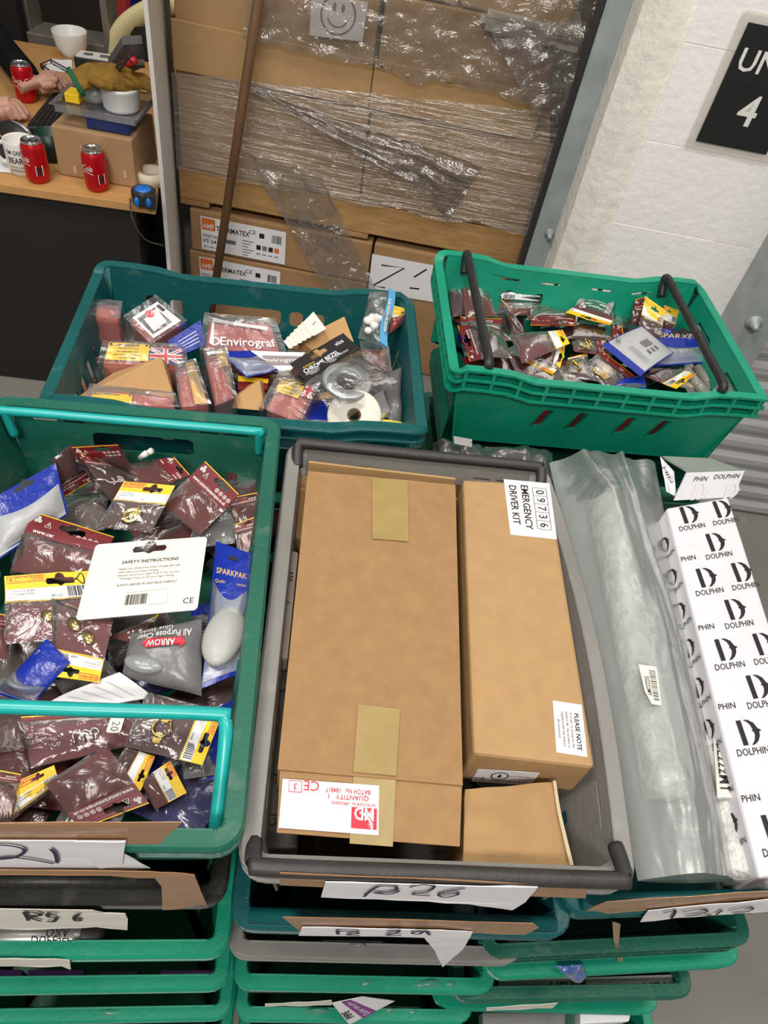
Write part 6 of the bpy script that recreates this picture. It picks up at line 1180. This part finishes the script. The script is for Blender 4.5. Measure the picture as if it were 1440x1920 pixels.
F1 = px([(1286, 886), (1394, 882), (1374, 931), (1262, 938)], (1.01, 1.01, .975, .975)); b = MB(); b.slab(lambda u, v: F1(u, v, .003), lambda u, v: F1(u, v, 0), 4, 4); G = lambda x, y, w: F1.m(x, y, w + .004); b.text('DOLPHIN', G, F1.W * .72, F1.L * .2, .012, 0, 1, .002, 0, 0, .05); b.text('PHIN', G, F1.W * .28, F1.L * .25, .012, 0, 1, .002, 0); emblem(b, G, F1.W * .35, F1.L * .72, .03); emblem(b, G, F1.W * .9, F1.L * .75, .03); b.build('open_flap', [WB, INK], r)
F2 = px([(1240, 858), (1330, 862), (1392, 884), (1288, 886)], (.985, .985, 1.008, 1.008)); b = MB(); b.slab(lambda u, v: F2(u, v, .003), lambda u, v: F2(u, v, 0), 4, 4); b.build('inner_flap', mat('grey_board', lin(140, 150, 142), .7, 0, .05, 20), r)
F3 = px([(1238, 856), (1264, 884), (1268, 932), (1250, 922)], (1.0, 1.0, .975, .975)); b = MB(); b.slab(lambda u, v: F3(u, v, .002 + .006 * noise.noise(V((u * 3, v * 5, 1)))), lambda u, v: F3(u, v, -.001), 6, 6); b.text('HIN', lambda x, y, w: F3.m(x, y, .008), F3.W * .5, F3.L * .4, .014, .8, 1); b.build('torn_flap', [WB, INK], r)

# ================================================================== what shows in the slots of the lower crates
def lowbox(name, label, cat, q, z, d, mt, group=None, bev=.002):
    P = Patch(px(q, z).q); r = thing(name, label, cat, V((*P.center().xy, z - d)), 0, group); b = MB(); b.hexa(P.q, [p - V((0, 0, d)) for p in P.q]); b.build('carton', mt, r, bev); return r, P
r, P = lowbox('carton', 'white and green carton in the black crate labelled R56', 'carton', [(40, 1625), (150, 1628), (154, 1660), (38, 1656)], .882, .03, PAPER); b = MB(); b.quad(P.m, P.W * .6, 0, P.W, P.L, 0, .0006); b.build('green_panel', mat('green_print', lin(20, 84, 60), .5, var=0), r)
r, P = lowbox('carton', 'dark grey carton in the right half of the black crate labelled R56', 'carton', [(188, 1630), (262, 1634), (262, 1668), (186, 1664)], .88, .03, GREYCARD); b = MB(); b.quad(P.m, P.W * .08, P.L * .5, P.W * .3, P.L * .9, 0, .0006); b.build('print_panel', INK, r)
A, B = atz(-40, 1755, .695), atz(145, 1755, .695); M = Matrix.Translation(A) @ (B - A).to_track_quat('Z', 'Y').to_matrix().to_4x4(); LN = (B - A).length
r = thing('aerosol_can', 'silver aerosol can lying in the third crate of the left stack', 'aerosol can', (A + B) / 2 - V((0, 0, .03))); b = MB(); b.lathe([(0, 0), (.026, 0), (.027, .003), (.027, LN), (.024, LN + .008)], M, 24); b.build('body', mat('silver_can', lin(170, 168, 164), .25, .7, .1, 20), r)
b = MB(); b.lathe([(.0235, LN + .006), (.0235, LN + .03), (.018, LN + .036), (0, LN + .036)], M, 24); b.build('cap', P_BLACK, r)
b = MB(); ax = (B - A).normalized(); up_ = (CAM - (A + B) / 2); up_ = (up_ - ax * up_.dot(ax)).normalized(); sd_ = ax.cross(up_); G = lambda x, y, w: A + ax * x + up_ * math.cos(y / .0274) * .0276 - sd_ * math.sin(-y / .0274) * -.0276
for i, t_ in enumerate(('DUPE', 'OXA', 'SEAL')): b.text(t_, G, LN * (.72 + .12 * i), (-.004, .004, -.006)[i], .013, 0, 0, .01)
b.build('printing', INK, r)
for i, (x0, x1) in enumerate(((-60, 42), (52, 158), (182, 260), (300, 404))):
    lowbox('purple_carton', ('purple carton at the frame edge in the fourth crate of the left stack', 'wide purple carton second from left in the fourth crate of the left stack', 'dark purple carton in the middle of the fourth crate of the left stack', 'bright purple carton by the right wall of the fourth crate of the left stack')[i], 'carton', [(x0, 1818), (x1, 1818), (x1, 1850), (x0, 1850)], .528, .05, PURPLE if i != 2 else mat('dark_purple_card', lin(50, 30, 56), .5, var=0))
random.seed(31)
def lowbag(label, q, z, mt=FILMC, inner=None):
    P = px(q, z, crum=.003, seed=rnd(0, 9)); r = thing('plastic_bag', label, 'bag', base_of(P)); b = MB(); tp, bt = cushion(P, 0, 0, 1, 1, .018, 0, 10, 10, .012, rnd(0, 9)); b.slab(tp, bt, 14, 14); b.build('bag', mt, r)
    if inner: b = MB(); b.slab(lambda u, v: P(.1 + .8 * u, .1 + .8 * v, .008), lambda u, v: P(.1 + .8 * u, .1 + .8 * v, .001), 4, 4); b.build('contents', inner, r)
lowbag('crumpled clear bag in the lowest visible crate of the left stack', [(110, 1888), (300, 1885), (300, 1915), (105, 1915)], .352, FILMC, GREYCARD)
lowbag('white and clear bag in the third crate of the centre stack', [(590, 1762), (730, 1764), (725, 1795), (600, 1793)], .665, FILMC, mat('milky_plastic', (.5, .5, .5)))
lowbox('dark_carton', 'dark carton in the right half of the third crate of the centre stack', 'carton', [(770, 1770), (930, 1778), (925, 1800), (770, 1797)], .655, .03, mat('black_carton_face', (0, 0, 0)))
r, P = lowbox('leaflet_pack', 'purple pack with a white upside down pipe label in the fourth centre stack crate', 'pack', [(560, 1828), (632, 1832), (630, 1858), (558, 1855)], .495, .02, PURPLE); b = MB(); b.quad(P.m, P.W * .15, 0, P.W * .92, P.L, 0, .0006); b.text('PIPE', lambda x, y, w: P.m(x, y, w + .001), P.W * .72, P.L * .5, .016, PI, 1, .012, .0004); b.quad(P.m, P.W * .2, P.L * .15, P.W * .42, P.L * .85, 1, .0009); b.build('white_label', [PAPER, INK], r)
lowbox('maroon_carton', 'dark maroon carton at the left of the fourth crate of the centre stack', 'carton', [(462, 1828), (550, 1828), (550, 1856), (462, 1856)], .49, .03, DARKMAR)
lowbag('rounded clear bag beside the pipe pack in the fourth crate of the centre stack', [(636, 1830), (735, 1832), (735, 1862), (636, 1860)], .495, FILMC, GREYCARD)
lowbag('crumpled clear bag at the right of the fourth crate of the centre stack', [(740, 1830), (880, 1836), (880, 1862), (740, 1862)], .495, FILMC, GREYCARD)
r, P = lowbox('purple_carton', 'purple carton with white lettering in the lowest visible crate of the centre stack', 'carton', [(458, 1885), (536, 1887), (540, 1902), (458, 1902)], .322, .02, PURPLE); b = MB(); b.text('Helps your information', lambda x, y, w: P.m(x, y, w + .001), P.W * .5, P.L * .4, .012, 0, 0, .006, .0004, 0, P.W * .7); b.build('printing', PAPER, r)
lowbag('clear bag beside the purple carton in the lowest visible crate of the centre stack', [(545, 1886), (640, 1888), (640, 1908), (545, 1906)], .322, FILMC, DARKMAR)
lowbag('crumpled clear bag at the right of the lowest visible crate of the centre stack', [(700, 1885), (790, 1888), (790, 1910), (700, 1908)], .322, FILMC, GREYCARD)
P = px([(655, 1920), (622, 1880), (680, 1868), (740, 1876)], (.33, .45, .46, .4)); r = thing('pipe_leaflet', 'purple and white pipe leaflet hanging over the rim of the fourth centre crate', 'leaflet', base_of(P)); b = MB(); b.slab(lambda u, v: P(u, v, .001), lambda u, v: P(u, v, 0), 6, 6); b.build('sheet', PAPER, r)
b = MB(); G = lambda x, y, w: P.m(x, y, w + .0018); b.quad(G, 0, P.L * .3, P.W, P.L * .6, 0, 0); b.text('PIPE', G, P.W * .4, P.L * .14, .02, 0, 1, .012, .0004, 0, P.W * .5); b.text('Quicker than glue', G, P.W * .5, P.L * .45, .016, 0, 2, .008, .0006, 0, P.W * .85); b.build('printing', [PURPLE, INK, PAPER], r)
# right stack
for i, (x0, x1, lab) in enumerate(((935, 1092, 'grey printed carton on the left in the dark green crate of the right stack'), (1098, 1268, 'grey printed carton on the right in the dark green crate of the right stack'))):
    r, P = lowbox('grey_carton', lab, 'carton', [(x0, 1832), (x1, 1826), (x1, 1858), (x0, 1864)], .455, .04, mat('pale_grey_carton', lin(168, 166, 160), .5, 0, .06, 20))
    b = MB(); b.text('HEWI', lambda x, y, w: P.m(x, y, w + .0008), P.W * .8, P.L * .8, .022, 0, 0, .014); b.build('printing', INK, r)
P = px([(1040, 1812), (1092, 1808), (1102, 1826), (1080, 1842)], (.62, .62, .595, .59)); r = thing('blue_bag_corner', 'pale blue plastic bag corner hanging over the side of the shallow green crate', 'bag', base_of(P)); b = MB(); tp, bt = cushion(P, 0, 0, 1, 1, .012, 0, 10, 10, .012, 5); b.slab(tp, bt, 12, 12); b.build('bag', film('blue_film', (.6, .7, .95), .3, lin(110, 140, 220), .15, .6, 40), r)
lowbox('white_carton', 'white carton in the lowest visible crate of the right stack', 'carton', [(1088, 1895), (1185, 1890), (1180, 1915), (1088, 1920)], .315, .03, PAPER)
lowbox('dark_carton', 'dark carton left of the white one in the lowest visible crate of the right stack', 'carton', [(905, 1898), (1060, 1896), (1060, 1925), (905, 1925)], .31, .03, GREYCARD)
